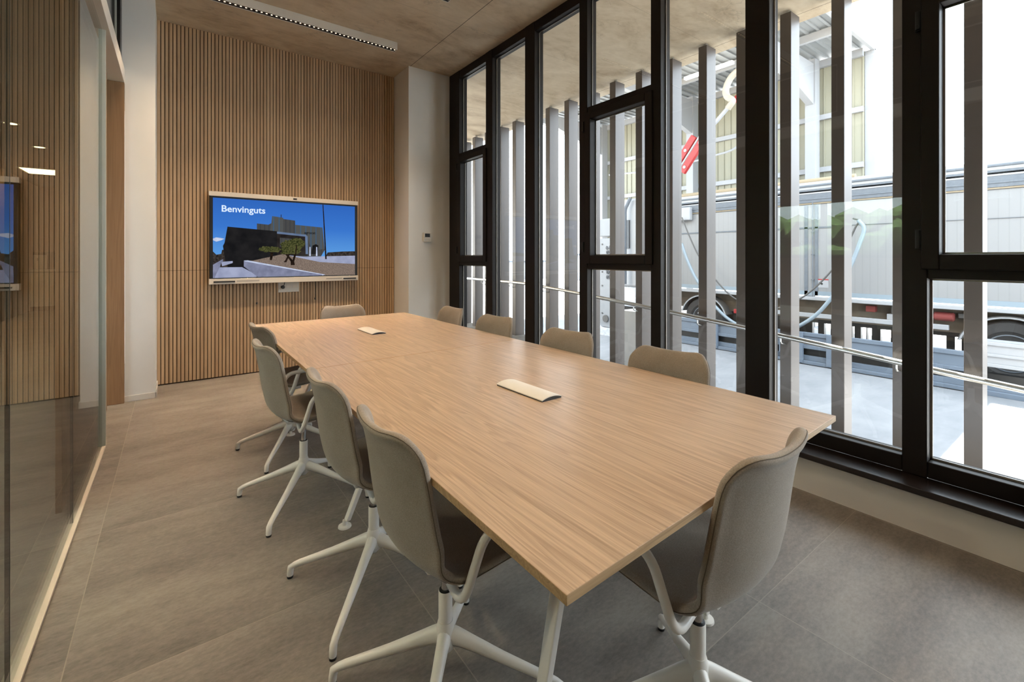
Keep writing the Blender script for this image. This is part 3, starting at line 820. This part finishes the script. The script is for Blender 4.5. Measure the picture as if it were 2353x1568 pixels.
# cords under the display and the socket plate
for x, zz, lab in ((.719, .766, 'thin black pull cord hanging below the display, left of the socket'), (1.314, .785, 'thin black pull cord hanging below the display, right of the socket')):
    c = thing('pull_cord', lab, 'cord', (x, 5.60, TZ0), 0, 'pull cords under the display')
    MB().tube([(0, 0, 0.02), (0, 0, zz - TZ0)], .0028, 8).build('cord', M['black_plastic'], c)
    MB().lathe([(.003, .012), (.008, .006), (.008, -.010), (.003, -.014)], 12, (0, 0, zz - TZ0)).build('toggle', M['black_plastic'], c, smooth=50)
sk = thing('wall_socket', 'white triple wall socket plate with a black plug, below the display', 'socket', (1.043, BW, .93))
MB().box(-.108, .108, -.010, -.0005, -.062, .062).build('plate', M['white_frame'], sk, bevel=.003)
for k in (-1, 0, 1):
    MB().lathe([(.0235, -.0125), (.0235, -.009)], 24, (k * .062, 0, .012), 'Y').box(k * .062 - .027, k * .062 + .027, -.0118, -.009, -.016, .04).build('socket_insert', M['tv_white'], sk)
pg = MB().lathe([(.014, -.045), (.019, -.040), (.019, -.012)], 20, (-.062, 0, -.002), 'Y').build('plug', M['black_plastic'], sk, smooth=40)
MB().tube(bezier([(-.062, -.040, .0), (-.050, -.040, .03), (-.045, -.03, .07)], 8), .004, 8).build('cable', M['black_plastic'], pg, smooth=60)

# thermostat on the column
tm = thing('thermostat', 'small white wall thermostat with dark display on the white column', 'thermostat', (2.5405, 5.208, 1.512))
MB().box(-.052, .052, -.020, 0, -.058, .058).build('housing', M['white_frame'], tm, bevel=.005)
MB().box(-.034, .034, -.0215, -.019, .002, .046).build('display', M['lcd'], tm, bevel=.001)
for k in range(4): MB().lathe([(.006, -.0215), (.006, -.019)], 14, (-.032 + .021 * k, 0, -.034), 'Y').build('button', M['tv_grey'], tm)

# ------------------------------------------------------------------ linear ceiling lamps
LY = [4.76, 3.55, 2.34, 1.13, -0.08]  # last three lamps are unseen, added to light table and room
LAB = ['long white linear ceiling lamp with a row of warm spots, nearest to the slatted wall', 'second linear ceiling lamp from the slatted wall, only its tip in view',
       'unseen third linear ceiling lamp from the slatted wall, added to light the table', 'unseen fourth linear ceiling lamp from the slatted wall, added to light the table', 'unseen linear ceiling lamp above the viewer, added for room light']
lamp0 = None
for i, y in enumerate(LY):
    if lamp0 is None:
        t = lamp0 = thing('linear_lamp', LAB[i], 'ceiling lamp', (.85, y, CE), 0, 'linear ceiling lamps')
        X0, X1, D, ZL = -1.09, 1.10, .026, -.078
        MB().box(X0, X1, -.047, -.042, ZL, 0).box(X0, X1, D - .005, D, ZL, 0).box(X0, X0 + .005, -.042, D - .005, ZL, 0).box(X1 - .005, X1, -.042, D - .005, ZL, 0).box(X0 + .005, X1 - .005, -.042, D - .005, -.02, 0).build('housing', M['white_frame'], t)
        MB().box(X0 + .005, X1 - .005, -.042, D - .005, ZL + .004, ZL + .012).build('louvre', M['black_plastic'], t)
        n = 53
        for k in range(n):
            cx = X0 + .02 + (X1 - X0 - .04) * k / (n - 1)
            MB().lathe([(.0078, ZL + .0035), (.0078, ZL + .0045)], 10, (cx, -.016, 0)).build('led_spot', M['led'], t)
    else:
        dup(lamp0, (.85, y, CE), 0, LAB[i])
POW = [22, 4.5, 3.6, 3.2, 2.2]
WIDE = [5, 8, 5, 3, 1]
for i, y in enumerate(LY):
    ld = bpy.data.lights.new('lamp_light', 'AREA'); ld.shape = 'RECTANGLE'; ld.size = 2.1; ld.size_y = .05
    ld.energy = POW[i]; ld.color = (1.0, .74, .50); ld.spread = math.radians(74)
    lo = bpy.data.objects.new('lamp_light', ld); COL.objects.link(lo)
    lo.location = (.85, y - .010, CE - .080); lo['kind'] = 'helper'
    ld = bpy.data.lights.new('lamp_fill', 'AREA'); ld.shape = 'RECTANGLE'; ld.size = 2.1; ld.size_y = .03      # added wide fill light for walls, column and chairs
    ld.energy = WIDE[i]; ld.color = (1.0, .80, .58); ld.spread = math.radians(118)
    lo = bpy.data.objects.new('lamp_fill', ld); COL.objects.link(lo)
    lo.location = (.85, y - .010, CE - .081); lo['kind'] = 'helper'

# ------------------------------------------------------------------ corridor things
dl = None
for i, (x, y, lab) in enumerate(((-1.55, 3.2, 'round recessed downlight in the corridor, level with the glass joint'), (-1.70, 8.6, 'upper of the two small round downlights seen through the glass'), (-1.70, 10.2, 'lower of the two small round downlights seen through the glass'), (-1.55, 1.2, 'round recessed downlight in the corridor beside the viewer'))):
    if dl is None:
        dl = thing('downlight', lab, 'downlight', (x, y, 3.0), 0, 'corridor downlights')
        MB().lathe([(.085, -.006), (.085, 0), (.06, 0)], 24).build('ring', M['white_frame'], dl)
        MB().lathe([(.062, -.004), (.062, -.007)], 20).build('lamp_disc', M['lamp_panel'], dl)
    else: dup(dl, (x, y, 3.0), 0, lab)
for x, y in ((-1.55, 1.2), (-1.55, 3.2), (-1.70, 5.6), (-1.70, 8.6)):  # the light at mid corridor is added, it has no downlight
    ld = bpy.data.lights.new('downlight_light', 'AREA'); ld.shape = 'DISK'; ld.size = .11
    ld.energy = 24; ld.color = (1.0, .84, .62); ld.spread = math.radians(130)
    lo = bpy.data.objects.new('downlight_light', ld); COL.objects.link(lo); lo.location = (x, y, 2.99); lo['kind'] = 'helper'
lp = thing('ceiling_panel_light', 'square glowing ceiling panel light at the end of the corridor', 'ceiling light', (-2.0, 13.0, 3.0))
MB().box(-.42, .42, -.42, .42, -.02, 0).build('frame', M['white_frame'], lp)
MB().box(-.38, .38, -.38, .38, -.024, -.019).build('diffuser', M['lamp_panel'], lp)
kc = thing('kitchen_cabinet', 'pale kitchen base cabinet at the end of the corridor', 'cabinet', (-2.49, 15.4, 0))
MB().box(-.20, .20, -.25, .58, .10, .93).build('body', M['cab_white'], kc)
MB().box(-.19, .19, -.27, -.25, .13, .90).build('door', M['cab_white'], kc, bevel=.003)
MB().box(-.19, .19, -.20, .58, 0, .10).build('plinth', M['black_plastic'], kc)
MB().box(-.20, .23, -.28, .58, .93, .97).build('worktop', M['white_frame'], kc, bevel=.003)
cm = thing('coffee_machine', 'dark coffee machine on the corridor kitchen cabinet', 'coffee machine', (-2.49, 15.45, .97))
MB().box(-.17, .05, -.15, .2, 0, .34).build('body', M['tv_grey'], cm, bevel=.01)
MB().box(-.17, .05, -.17, .2, .34, .40).build('hopper', M['black_plastic'], cm, bevel=.01)
MB().box(.06, .20, -.15, .2, 0, .42).build('milk_unit', M['black_plastic'], cm, bevel=.01)
MB().lathe([(.012, -.02), (.012, .05)], 10, (-.09, -.17, .22)).build('spout', M['black_plastic'], cm)
fg = thing('fridge', 'tall pale fridge at the right of the corridor kitchen', 'fridge', (-1.75, 15.5, 0))
MB().box(-.30, .30, -.28, .48, 0, 1.12).build('body', M['cab_white'], fg, bevel=.01)
MB().box(-.29, .29, -.30, -.28, .05, 1.10).build('door', M['cab_white'], fg, bevel=.008)
MB().box(-.27, -.25, -.33, -.30, .6, .64).box(-.27, -.10, -.335, -.325, .6, .62).build('handle', M['steel'], fg)

# ------------------------------------------------------------------ outside: fins and handrail
ZG = -0.72
FX, FW, FD = 4.62, .097, .185
FIN_Y = [.180, -.240, -.660, -1.080, .600, 1.010, 1.433, 1.853, 2.272, 2.690, 3.110, 3.537, 3.957, 4.390, 4.828, 5.250, 5.680, 6.113, 6.545, 6.970, 7.400, 7.830]
fin0 = None
def ordn(k): return ['first', 'second', 'third', 'fourth', 'fifth', 'sixth', 'seventh', 'eighth', 'ninth', 'tenth', 'eleventh', 'twelfth', 'thirteenth', 'fourteenth', 'fifteenth', 'sixteenth', 'seventeenth', 'eighteenth', 'nineteenth', 'twentieth', 'twenty-first'][k]
for k in range(22):
    y = FIN_Y[k]
    if k < 4: lab = 'dark brown vertical facade fin beyond the right edge of the photo, %s one outwards' % ordn(k)
    elif k == 4: lab = 'dark brown vertical facade fin outside the right-hand sash window, rightmost in the photo'
    else: lab = 'dark brown vertical facade fin outside, %s in the row counted from the rightmost one' % ordn(k - 4)
    if fin0 is None:
        fin0 = thing('facade_fin', lab, 'facade fin', (FX, y, ZG), 0, 'vertical facade fins')
        MB().box(0, FD, 0, FW, 0, 3.565 - ZG).build('blade', M['fin'], fin0, bevel=.004)
        MB().lathe([(.022, 3.56 - ZG), (.022, CE - ZG)], 14, (FD / 2 - .03, FW / 2, 0)).build('top_pin', M['steel'], fin0, smooth=40)
        MB().box(-.03, FD + .03, -.03, FW + .03, 0, .012).build('base_plate', M['fin'], fin0)
    else: dup(fin0, (FX, y, ZG), 0, lab)
hr = thing('handrail', 'round steel handrail running down along the inside of the facade fins', 'handrail', (4.52, 0, 0))
rp = [(0, 8.6, .850), (0, 7.7, .850), (0, 6.5, .846), (0, 5.75, .836), (0, 5.3, .812), (0, 4.5, .757), (0, 3.115, .645), (0, 1.907, .536), (0, 1.019, .446), (0, .394, .386), (0, -1.6, .19)]
MB().tube(bezier(rp, 5), .024, 16).build('rail', M['steel'], hr, smooth=60)
import bisect
def rail_z(y):
    q = sorted((p[1], p[2]) for p in rp)
    for (a, za), (b, zb) in zip(q, q[1:]):
        if a <= y <= b: return za + (zb - za) * (y - a) / (b - a)
    return q[0][1]
for k in range(1, 22, 2):
    y = FIN_Y[k] + FW / 2
    z = rail_z(y)
    MB().tube(fillet([(.0, y, z - .02), (.0, y, z - .07), (.092, y, z - .09)], .03, 5), .007, 8).build('bracket', M['steel'], hr, smooth=60)

# ramp between the facade and the fins, under the handrail
rm = MB().prism([(YB, ZG), (YB, -.70), (.4, -.55), (4.5, -.17), (5.5, -.06), (9.5, -.06), (9.5, ZG)], 'X', 2.985, 4.80)
struct(rm, 'floor_ramp', M['ramp'], 'pale paved ramp between the windows and the facade fins', 'ramp')

# ground
struct(MB().box(2.98, 60, -30, 70, ZG - .2, ZG), 'ground', M['yard'], 'pale concrete yard outside the windows', 'yard')
struct(MB().box(-14, XC - .1, -20, 30, ZG - .2, ZG), 'ground_garden', M['yard'], 'pale ground on the corridor side of the building', 'ground')

# ------------------------------------------------------------------ trailer
XT = 10.2
tr = thing('livestock_trailer', 'long white trailer parked beyond the facade fins', 'trailer', (XT, 1.0, ZG))
def RT(mb): mb.v = [(p[0] - XT, p[1] - 1.0, p[2] - ZG) for p in mb.v]; return mb
TY0, TY1 = -0.5, 7.9
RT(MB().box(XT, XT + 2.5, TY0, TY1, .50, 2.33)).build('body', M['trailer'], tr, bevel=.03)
RT(MB().box(XT - .03, XT + .05, TY0, TY1, 2.34, 2.51).box(XT - .04, XT - .03, TY0, TY1, 2.40, 2.43)).build('side_band', M['trailer_grey'], tr, bevel=.006)
RT(MB().box(XT - .02, XT + .04, TY0, TY1, 2.315, 2.338)).build('tan_strip', M['tan'], tr)
RT(MB().box(XT - .035, XT + 2.5, TY0, TY1, 2.51, 2.545).box(XT - .01, XT + 2.5, TY0, TY1, 2.60, 2.76)).build('top_cap', M['trailer_rail'], tr, bevel=.015)
RT(MB().box(XT - .03, XT + .05, TY0, TY1, 2.57, 2.60).box(XT - .03, XT + .05, TY0, TY1, 2.66, 2.70)).build('top_rail', M['trailer_grey'], tr, bevel=.01)
RT(MB().tube([(XT + .05, 3.0, 2.77), (XT + .05, TY1, 2.79)], .06, 12)).build('tarp_roll', M['tan'], tr, smooth=60)
RT(MB().box(XT - .05, XT + .06, TY0, TY1, .405, .475)).build('bottom_rail', M['trailer_rail'], tr, bevel=.01)
RT(MB().box(XT - .012, XT + .02, TY0, TY1, .50, .585)).build('kick_strip', M['hose_pale'], tr)
RT(MB().box(XT + .25, XT + .40, TY0, TY1, .0, .42)).build('chassis', M['dirty'], tr)
RT(MB().box(XT + .02, XT + .08, 1.72, 5.2, .055, .14)).build('side_guard', M['trailer_rail'], tr, bevel=.008)
holes = [(1.61, 1.69), (1.796, 1.995), (2.538, 2.691), (2.822, 2.893), (2.905, 2.991), (3.09, 3.13), (3.486, 3.60), (3.707, 3.81)]
mb = MB(); y_ = 1.55
for ya_, yb_ in holes + [(5.6, 5.6)]:
    mb.box(XT + .30, XT + .40, y_, ya_, ZG + .35, .06); y_ = yb_
RT(mb).build('dark_underside', M['frame_black'], tr)  # black panel with gaps stands in for the dark background under the floor
RT(MB().box(XT + .27, XT + .45, 1.6, 5.3, -.07, .04)).build('lower_beam', M['frame_black'], tr)
RT(MB().lathe([(.006, 0), (.010, .0), (.010, 1.9), (.006, 1.9)], 8, (XT - .02, 3.69, .45)).box(XT - .012, XT, 3.60, 3.655, .5, 2.3).box(XT - .012, XT, 3.78, 3.84, .5, 2.3).box(XT - .03, XT - .008, 3.665, 3.715, .8, .82).box(XT - .03, XT - .008, 3.665, 3.715, 1.3, 1.32).box(XT - .03, XT - .008, 3.665, 3.715, 1.75, 1.77)).build('door_bar', M['trailer_grey'], tr)
RT(MB().box(XT - .012, XT + .01, 3.3, TY1, 1.83, 1.86)).build('side_seam', M['trailer_grey'], tr)
RT(MB().box(XT - .012, XT + .01, TY0, 3.3, 1.86, 1.866)).build('side_joint', M['trailer_grey'], tr)
# warning sticker: white plate, red top band, dark mark
st = RT(MB().box(XT - .006, XT - .001, 3.42, 3.62, .66, .83)).build('sticker', M['trailer_rail'], tr)
RT(MB().box(XT - .008, XT - .006, 3.42, 3.62, .81, .83)).build('sticker_band', M['red'], st)
RT(MB().prism([(3.53, .715), (3.57, .735), (3.585, .775), (3.565, .76), (3.545, .765), (3.51, .74)], 'X', XT - .008, XT - .006)).build('sticker_mark', M['black_plastic'], st)
# small gear slung under the floor
RT(MB().lathe([(.05, 1.66), (.075, 1.68), (.075, 1.90), (.05, 1.92)], 18, (XT + .12, 0, .27), 'Y')).build('air_tank', M['dull_red'], tr, smooth=40)
RT(MB().box(XT + .1, XT + .24, 2.72, 2.86, .25, .36)).build('red_box', M['dull_red'], tr, bevel=.01)
RT(MB().box(XT + .1, XT + .24, 2.35, 2.55, .13, .24)).build('white_box', M['trailer_rail'], tr, bevel=.01)
RT(MB().box(XT + .1, XT + .24, 2.10, 2.30, .12, .20).box(XT + .1, XT + .24, 1.45, 1.62, .26, .34).box(XT + .15, XT + .24, 2.45, 2.50, .2, .4)).build('valve_block', M['hose_dark'], tr, bevel=.01)
RT(MB().box(XT + .02, XT + .06, 4.98, 5.3, -.02, .08)).build('red_lamp', M['red'], tr, bevel=.01)
RT(MB().box(XT - .14, XT - .01, 6.3, 6.72, 2.16, 2.48)).build('control_box', M['trailer_rail'], tr, bevel=.02)
def wheel(y):
    w = RT(MB().lathe([(.30, .0), (.34, -.03), (.47, -.02), (.50, .03), (.50, .24), (.46, .29), (.30, .28)], 48, (XT + .08, y, ZG + .50), 'X')).build('wheel', M['rubber'], tr, smooth=40)
    RT(MB().lathe([(.295, .03), (.29, -.005), (.275, -.008), (.24, .06), (.16, .07), (.14, .02), (.08, .01), (.07, -.03), (.03, -.035)], 36, (XT + .08, y, ZG + .50), 'X')).build('rim', M['trailer_grey'], w, smooth=30)
    nb = MB()
    for k in range(10):
        a = 2 * PI * k / 10; nb.lathe([(.018, -.0), (.018, .075), ], 8, (XT + .075, y + .19 * math.cos(a), ZG + .50 + .19 * math.sin(a)), 'X')
    RT(nb).build('wheel_nuts', M['trailer_rail'], w)
    g = []
    for k in range(17):
        a = PI * (0.08 + .84 * k / 16); g.append((math.cos(a), math.sin(a)))
    outer = [(y + .60 * c, ZG + .50 + .58 * s_) for c, s_ in g]; inner = [(y + .565 * c, ZG + .50 + .545 * s_) for c, s_ in reversed(g)]
    RT(MB().prism(outer + inner, 'X', XT + .03, XT + .38)).build('mudguard', M['hose_dark'], tr)
    outer = [(y + .585 * c, ZG + .50 + .565 * s_) for c, s_ in g]; inner = [(y + .560 * c, ZG + .50 + .540 * s_) for c, s_ in reversed(g)]
    RT(MB().prism(outer + inner, 'X', XT + .015, XT + .03)).build('mudguard_lip', M['trailer_rail'], tr)
for y in (1.04, 6.05): wheel(y)
# hoses draped along the trailer side
def hose(name, pts, r, mat, label):
    h = MB().tube(bezier(pts, 8), r, 10).build(name, mat, smooth=60); return tag(h, label, 'hose')
def P3(px, py, X):
    r = (px - CX) / F; u = (HY - py) / F; ca, sa = math.cos(YAW), math.sin(YAW)
    d = Vector((r * ca + sa, -r * sa + ca, u)); d *= X / d.x; return Vector((d.x, d.y, d.z + CAM_H))
XH = 10.0
hose('hose', [P3(*p, XH) for p in ((1567, 500), (1585, 545), (1608, 592), (1650, 650), (1695, 690), (1765, 712), (1843, 684), (1911, 622), (1945, 566), (1966, 522), (1975, 508), (1960, 502))], .016, M['hose_dark'], 'thin dark hose looping in front of the white trailer')
hose('hose', [P3(*p, XH - .08) for p in ((1566, 560), (1580, 600), (1603, 647), (1645, 706), (1692, 745), (1770, 772), (1856, 738), (1911, 684), (1950, 620), (1975, 560), (1985, 525), (1972, 506))], .034, M['hose_pale'], 'thick pale blue hose looping in front of the white trailer')
# red loading boom with hydraulic rod and cream hose
bo = thing('loading_boom', 'red hydraulic loading boom rising above the trailer', 'boom', P3(1590, 345, 10.6))
def BT(mb): q = bo.location; mb.v = [(p[0] - q.x, p[1] - q.y, p[2] - q.z) for p in mb.v]; return mb
a, b = P3(1562, 392, 10.6), P3(1612, 312, 10.6)
d = (b - a).normalized(); nrm = Vector((0, -d.z, d.y)).normalized()
def plate(p0, p1, off, wd, tk):
    ps = [p0 + nrm * (off - wd), p1 + nrm * (off - wd), p1 + nrm * (off + wd), p0 + nrm * (off + wd)]
    return MB().prism([(p.y, p.z) for p in ps], 'X', 10.6 - tk, 10.6 + tk)
BT(plate(a, b, .10, .085, .05)).build('upper_arm', M['red'], bo, bevel=.01)
BT(plate(a, b - d * .1, -.16, .085, .05)).build('lower_arm', M['red'], bo, bevel=.01)
BT(MB().tube([a - nrm * .03, b + d * .15 - nrm * .03], .035, 10)).build('ram', M['trailer_rail'], bo, smooth=60)
bt = MB()
for k in (.15, .5, .85): bt.lathe([(.04, -.07), (.04, .0)], 12, (a + (b - a) * k + nrm * (.10 if k != .5 else -.14)) + Vector((0, 0, 0)), 'X')
BT(bt).build('bolts', M['trailer_rail'], bo)
BT(MB().tube([b, P3(1648, 277, 10.6), P3(1686, 232, 10.6)], [.075, .05, .045], 12)).build('rod', M['trailer_rail'], bo, smooth=60)
BT(MB().tube([P3(1683, 236, 10.58), P3(1696, 222, 10.58)], .06, 10)).build('rod_end', M['red'], bo, smooth=60)
hose('hose', [P3(*p, 10.38) for p in ((1735, 140), (1705, 156), (1680, 178), (1668, 205), (1671, 222), (1683, 232), (1672, 250))], .075, M['hose_cream'], 'thick cream hose curving under the shed roof beside the window post')
hose('hose', [P3(*p, 12.9) for p in ((1745, 288), (1690, 340), (1640, 358), (1590, 372), (1500, 392), (1400, 402))], .03, M['shed_white'], 'slim pale cable sagging along the shed cladding')

# ------------------------------------------------------------------ blue-grey steel platform
pf = thing('steel_platform', 'low blue-grey steel platform along the yard in front of the trailer', 'platform', (9.35, 1.5, ZG))
def PT(mb): mb.v = [(p[0] - 9.35, p[1] - 1.5, p[2] - ZG) for p in mb.v]; return mb
PT(MB().box(9.35, 9.50, -1.2, 7.2, ZG, ZG + .07).box(9.41, 9.50, -1.2, 7.2, ZG + .07, ZG + .16)).build('base_rail', M['steel_blue'], pf, bevel=.004)
PT(MB().box(9.46, 9.6, -1.2, 7.2, ZG + .16, ZG + .30)).build('dark_recess', M['frame_black'], pf)  # black box puts the shade of the recess between the beams into colour
PT(MB().box(9.39, 9.7, 1.35, 7.2, ZG + .30, -.20).box(9.37, 9.42, 1.35, 7.2, -.20, -.13).box(9.37, 9.42, 1.35, 7.2, ZG + .29, ZG + .35)).build('beam', M['steel_blue'], pf, bevel=.006)
PT(MB().box(9.39, 9.7, -1.2, 1.30, ZG + .42, .05).box(9.37, 9.42, -1.2, 1.30, .0, .05).box(9.37, 9.42, -1.2, 1.30, -.16, -.12).box(9.37, 9.42, -1.2, 1.30, ZG + .41, ZG + .46)).build('beam', M['trailer_rail'], pf, bevel=.006)
for k, y in enumerate((3.05, 3.55, 4.05, 5.2, 6.4)):
    PT(MB().box(9.33, 9.40, y, y + .12, ZG + .02, -.13)).build('post', M['steel_blue'], pf, bevel=.006)
PT(MB().box(9.31, 9.39, 3.72, 3.95, ZG + .16, ZG + .46).box(9.31, 9.39, 2.9, 3.02, ZG + .05, ZG + .32)).build('gear_box', M['steel_blue'], pf, bevel=.01)
PT(MB().box(9.34, 9.6, 1.25, 7.2, ZG - .0, ZG + .012)).build('foot_plate', M['frame_black'], pf)

# ------------------------------------------------------------------ open shed behind the trailer
XS = 15.0
sd = thing('open_shed', 'open white steel shed with cream cladding and corrugated roof behind the trailer', 'shed', (XS, 9.0, ZG))
def ST(mb): mb.v = [(p[0] - XS, p[1] - 9.0, p[2] - ZG) for p in mb.v]; return mb
SY0, SY1 = 4.20, 14.0
cl = MB(); y = SY0
while y < SY1:
    cl.box(XS + .03, XS + .06, y, y + .23, 1.9, 6.85); cl.box(XS + .0, XS + .06, y, y + .035, 1.9, 6.85); y += .23
ST(cl).build('cladding', M['cladding'], sd)
def roofz(x): return 6.98 + .0 * (XS - x)
rf = MB(); y = 4.05
while y < SY1 + .3:
    rf.box(6.4, XS + .15, y, y + .25, 7.0, 7.03); rf.box(6.4, XS + .15, y, y + .06, 6.955, 7.0); y += .25
ST(rf).build('roof', M['roof_sheet'], sd)
ST(MB().box(6.4, XS + .2, 3.98, 4.06, 6.82, 7.12).box(XS + .06, XS + .14, 3.98, SY0, 1.9, 6.85)).build('gable_trim', M['shed_white'], sd)
for x in (13.0, 11.0, 9.2, 7.6): ST(MB().box(x, x + .10, 4.1, SY1, 6.76, 6.95)).build('purlin', M['shed_white'], sd)
ST(MB().box(XS - .12, XS, 4.2, SY1, 6.70, 6.90)).build('eaves_beam', M['shed_white'], sd)
for z in (5.20, 3.70, 2.3): ST(MB().box(XS - .10, XS, 4.2, SY1, z, z + .14)).build('girt', M['shed_white'], sd)
for y in (5.22, 9.0, 13.2):
    ST(MB().box(XS - .42, XS - .10, y, y + .26, ZG, 6.9)).build('column', M['shed_white'], sd)
    ST(MB().prism([(XS - .42, 5.6), (XS - .42, 6.76), (6.6, 6.76), (6.6, 6.55), (12.0, 6.35)], 'Y', y + .04, y + .22)).build('rafter', M['shed_white'], sd)
for y in (6.55, 8.9):
    ST(MB().box(12.55, 12.67, y, y + 1.5, 6.70, 6.78)).build('tube_light', M['tube_white'], sd)

# white lettered machine panel and kerb wall at the left of the trailer
pn = thing('grain_elevator', 'tall white machine panel with vertical grey lettering left of the trailer', 'machine', P3(1390, 760, 8.8))
q = pn.location.copy()
def NT(mb): mb.v = [(p[0] - q.x, p[1] - q.y, p[2] - q.z) for p in mb.v]; return mb
ya, yb = P3(1409, 600, 8.8).y, P3(1376, 600, 8.8).y
zb, zt = P3(1390, 752, 8.8).z, P3(1390, 548, 8.8).z
NT(MB().prism([(ya, zb + .15), (ya + .07, zb), (yb - .07, zb), (yb, zb + .15), (yb, zt), (ya, zt)], 'X', 8.8, 9.2)).build('panel', M['panel_white'], pn, bevel=.02)
NT(MB().box(8.82, 9.2, ya - .03, yb + .03, zt + .05, zt + .50)).build('hood', M['panel_white'], pn, bevel=.02)
rv = MB()
for k in range(6): rv.lathe([(.02, -.015), (.02, .01)], 10, (8.8, yb - .12, zb + .35 + (zt - zb - .5) * k / 5), 'X')
NT(rv).build('rivets', M['hose_dark'], pn)
NT(MB().lathe([(.09, -.03), (.09, .01)], 20, (8.8, (ya + yb) / 2, zb + .22), 'X')).build('port', M['hose_dark'], pn)
mtx = Matrix(((0, 0, -1, 8.79 - q.x), (0, -1, 0, 0), (-1, 0, 0, 0), (0, 0, 0, 1)))
# lettering runs upward: text x -> +Z, text y -> +Y (towards the left of the picture)
mtx = Matrix(((0, 0, -1, 8.785 - q.x), (0, 1, 0, P3(1402, 600, 8.785).y - q.y), (1, 0, 0, .70 - q.z), (0, 0, 0, 1)))
text_mesh('lettering', 'agrocat', .28, M['grey_text'], pn, mtx, extrude=.004, offset=.004)
NT(MB().box(8.72, 9.25, ya - .1, yb + .1, ZG, zb - .01)).build('plinth', M['far'], pn)
wk = thing('tractor_unit', 'white truck cab front showing as white panels beside the tilt window', 'truck cab', (10.3, 8.9, ZG))
def KT(mb): mb.v = [(p[0] - 10.3, p[1] - 8.9, p[2] - ZG) for p in mb.v]; return mb
KT(MB().prism([(8.02, .42), (8.02, 2.9), (8.5, 2.9), (8.68, 1.6), (8.72, .42)], 'X', 10.3, 12.6)).build('cab', M['trailer_rail'], wk, bevel=.06)
KT(MB().prism([(8.3, 1.5), (8.3, 2.3), (8.48, 2.3), (8.58, 1.5)], 'X', 10.28, 10.30)).build('side_window', M['dark_glass'], wk)
KT(MB().tube(fillet([(10.15, 8.35, .5), (10.15, 8.35, 2.6), (10.2, 8.2, 2.9)], .1), .05, 10)).build('exhaust', M['trailer_grey'], wk, smooth=60)
KT(MB().box(10.35, 12.4, 8.05, 8.7, -.15, .42)).build('bumper', M['far'], wk, bevel=.03)
KT(MB().lathe([(.30, .0), (.47, -.02), (.50, .03), (.50, .28), (.30, .28)], 36, (10.4, 8.46, ZG + .50), 'X')).build('wheel', M['rubber'], wk, smooth=40)
kw = struct(MB().box(6.5, 6.9, 5.0, 5.45, ZG, .30), 'wall_kerb', M['barrier'], 'pale concrete barrier block in the yard below the truck cab', 'barrier')
# far skyline
fb = None
for i, (x, y, w_, h_, lab) in enumerate(((26, 34, 5, 1.5, 'low grey yard building far off between the left fins'), (30, 27, 4, 2.1, 'pale grey tank block far off between the left fins'))):
    t = thing('far_building', lab, 'building', (x, y, ZG))
    MB().box(-w_ / 2, w_ / 2, -2, 2, 0, h_).build('wall', M['far'], t)
    MB().box(-w_ / 2 - .2, w_ / 2 + .2, -2.2, 2.2, h_, h_ + .15).build('roof', M['trailer_grey'], t)
# hedge outside the corridor window
import bmesh
bm = bmesh.new()
for k in range(620):
    x, y, z = random.uniform(-7.6, -6.6), random.uniform(-1, 9), random.uniform(ZG, 1.9) + .25 * math.sin(k)
    mtx = Matrix.Translation((x, y, z)) @ Matrix.Rotation(random.uniform(0, 6), 4, 'Z') @ Matrix.Diagonal((.4, .4, .35, 1))
    bmesh.ops.create_icosphere(bm, subdivisions=1, radius=1, matrix=mtx)
me = bpy.data.meshes.new('hedge'); bm.to_mesh(me); bm.free(); me.materials.append(M['hedge'])
o = bpy.data.objects.new('hedge', me); COL.objects.link(o); tag(o, 'leafy green hedge outside the corridor window', 'hedge', kind='stuff')

# ------------------------------------------------------------------ light
w = bpy.data.worlds.new('world'); S.world = w; w.use_nodes = True
bg = w.node_tree.nodes['Background']; bg.inputs['Color'].default_value = (0.80, 0.90, 1.0, 1); bg.inputs['Strength'].default_value = 8.0
sun = bpy.data.lights.new('sun', 'SUN'); sun.energy = 88.0; sun.angle = math.radians(.53); sun.color = (1, .95, .86)
so = bpy.data.objects.new('sun', sun); COL.objects.link(so)
so.rotation_euler = Vector((.371, .374, 1.0)).to_track_quat('Z', 'Y').to_euler()
S.view_settings.view_transform = 'Standard'; S.view_settings.look = 'None'
S.view_settings.exposure = 0.27; S.view_settings.gamma = 1.0; S.view_settings.use_curve_mapping = False
cy = S.cycles
cy.use_denoising = True
try: cy.denoiser = 'OPENIMAGEDENOISE'
except Exception: pass
cy.max_bounces = 8; cy.diffuse_bounces = 4; cy.glossy_bounces = 4; cy.transmission_bounces = 4; cy.transparent_max_bounces = 16
cy.sample_clamp_indirect = 6.0; cy.caustics_reflective = False; cy.caustics_refractive = False
cy.use_adaptive_sampling = True; cy.adaptive_threshold = 0.02
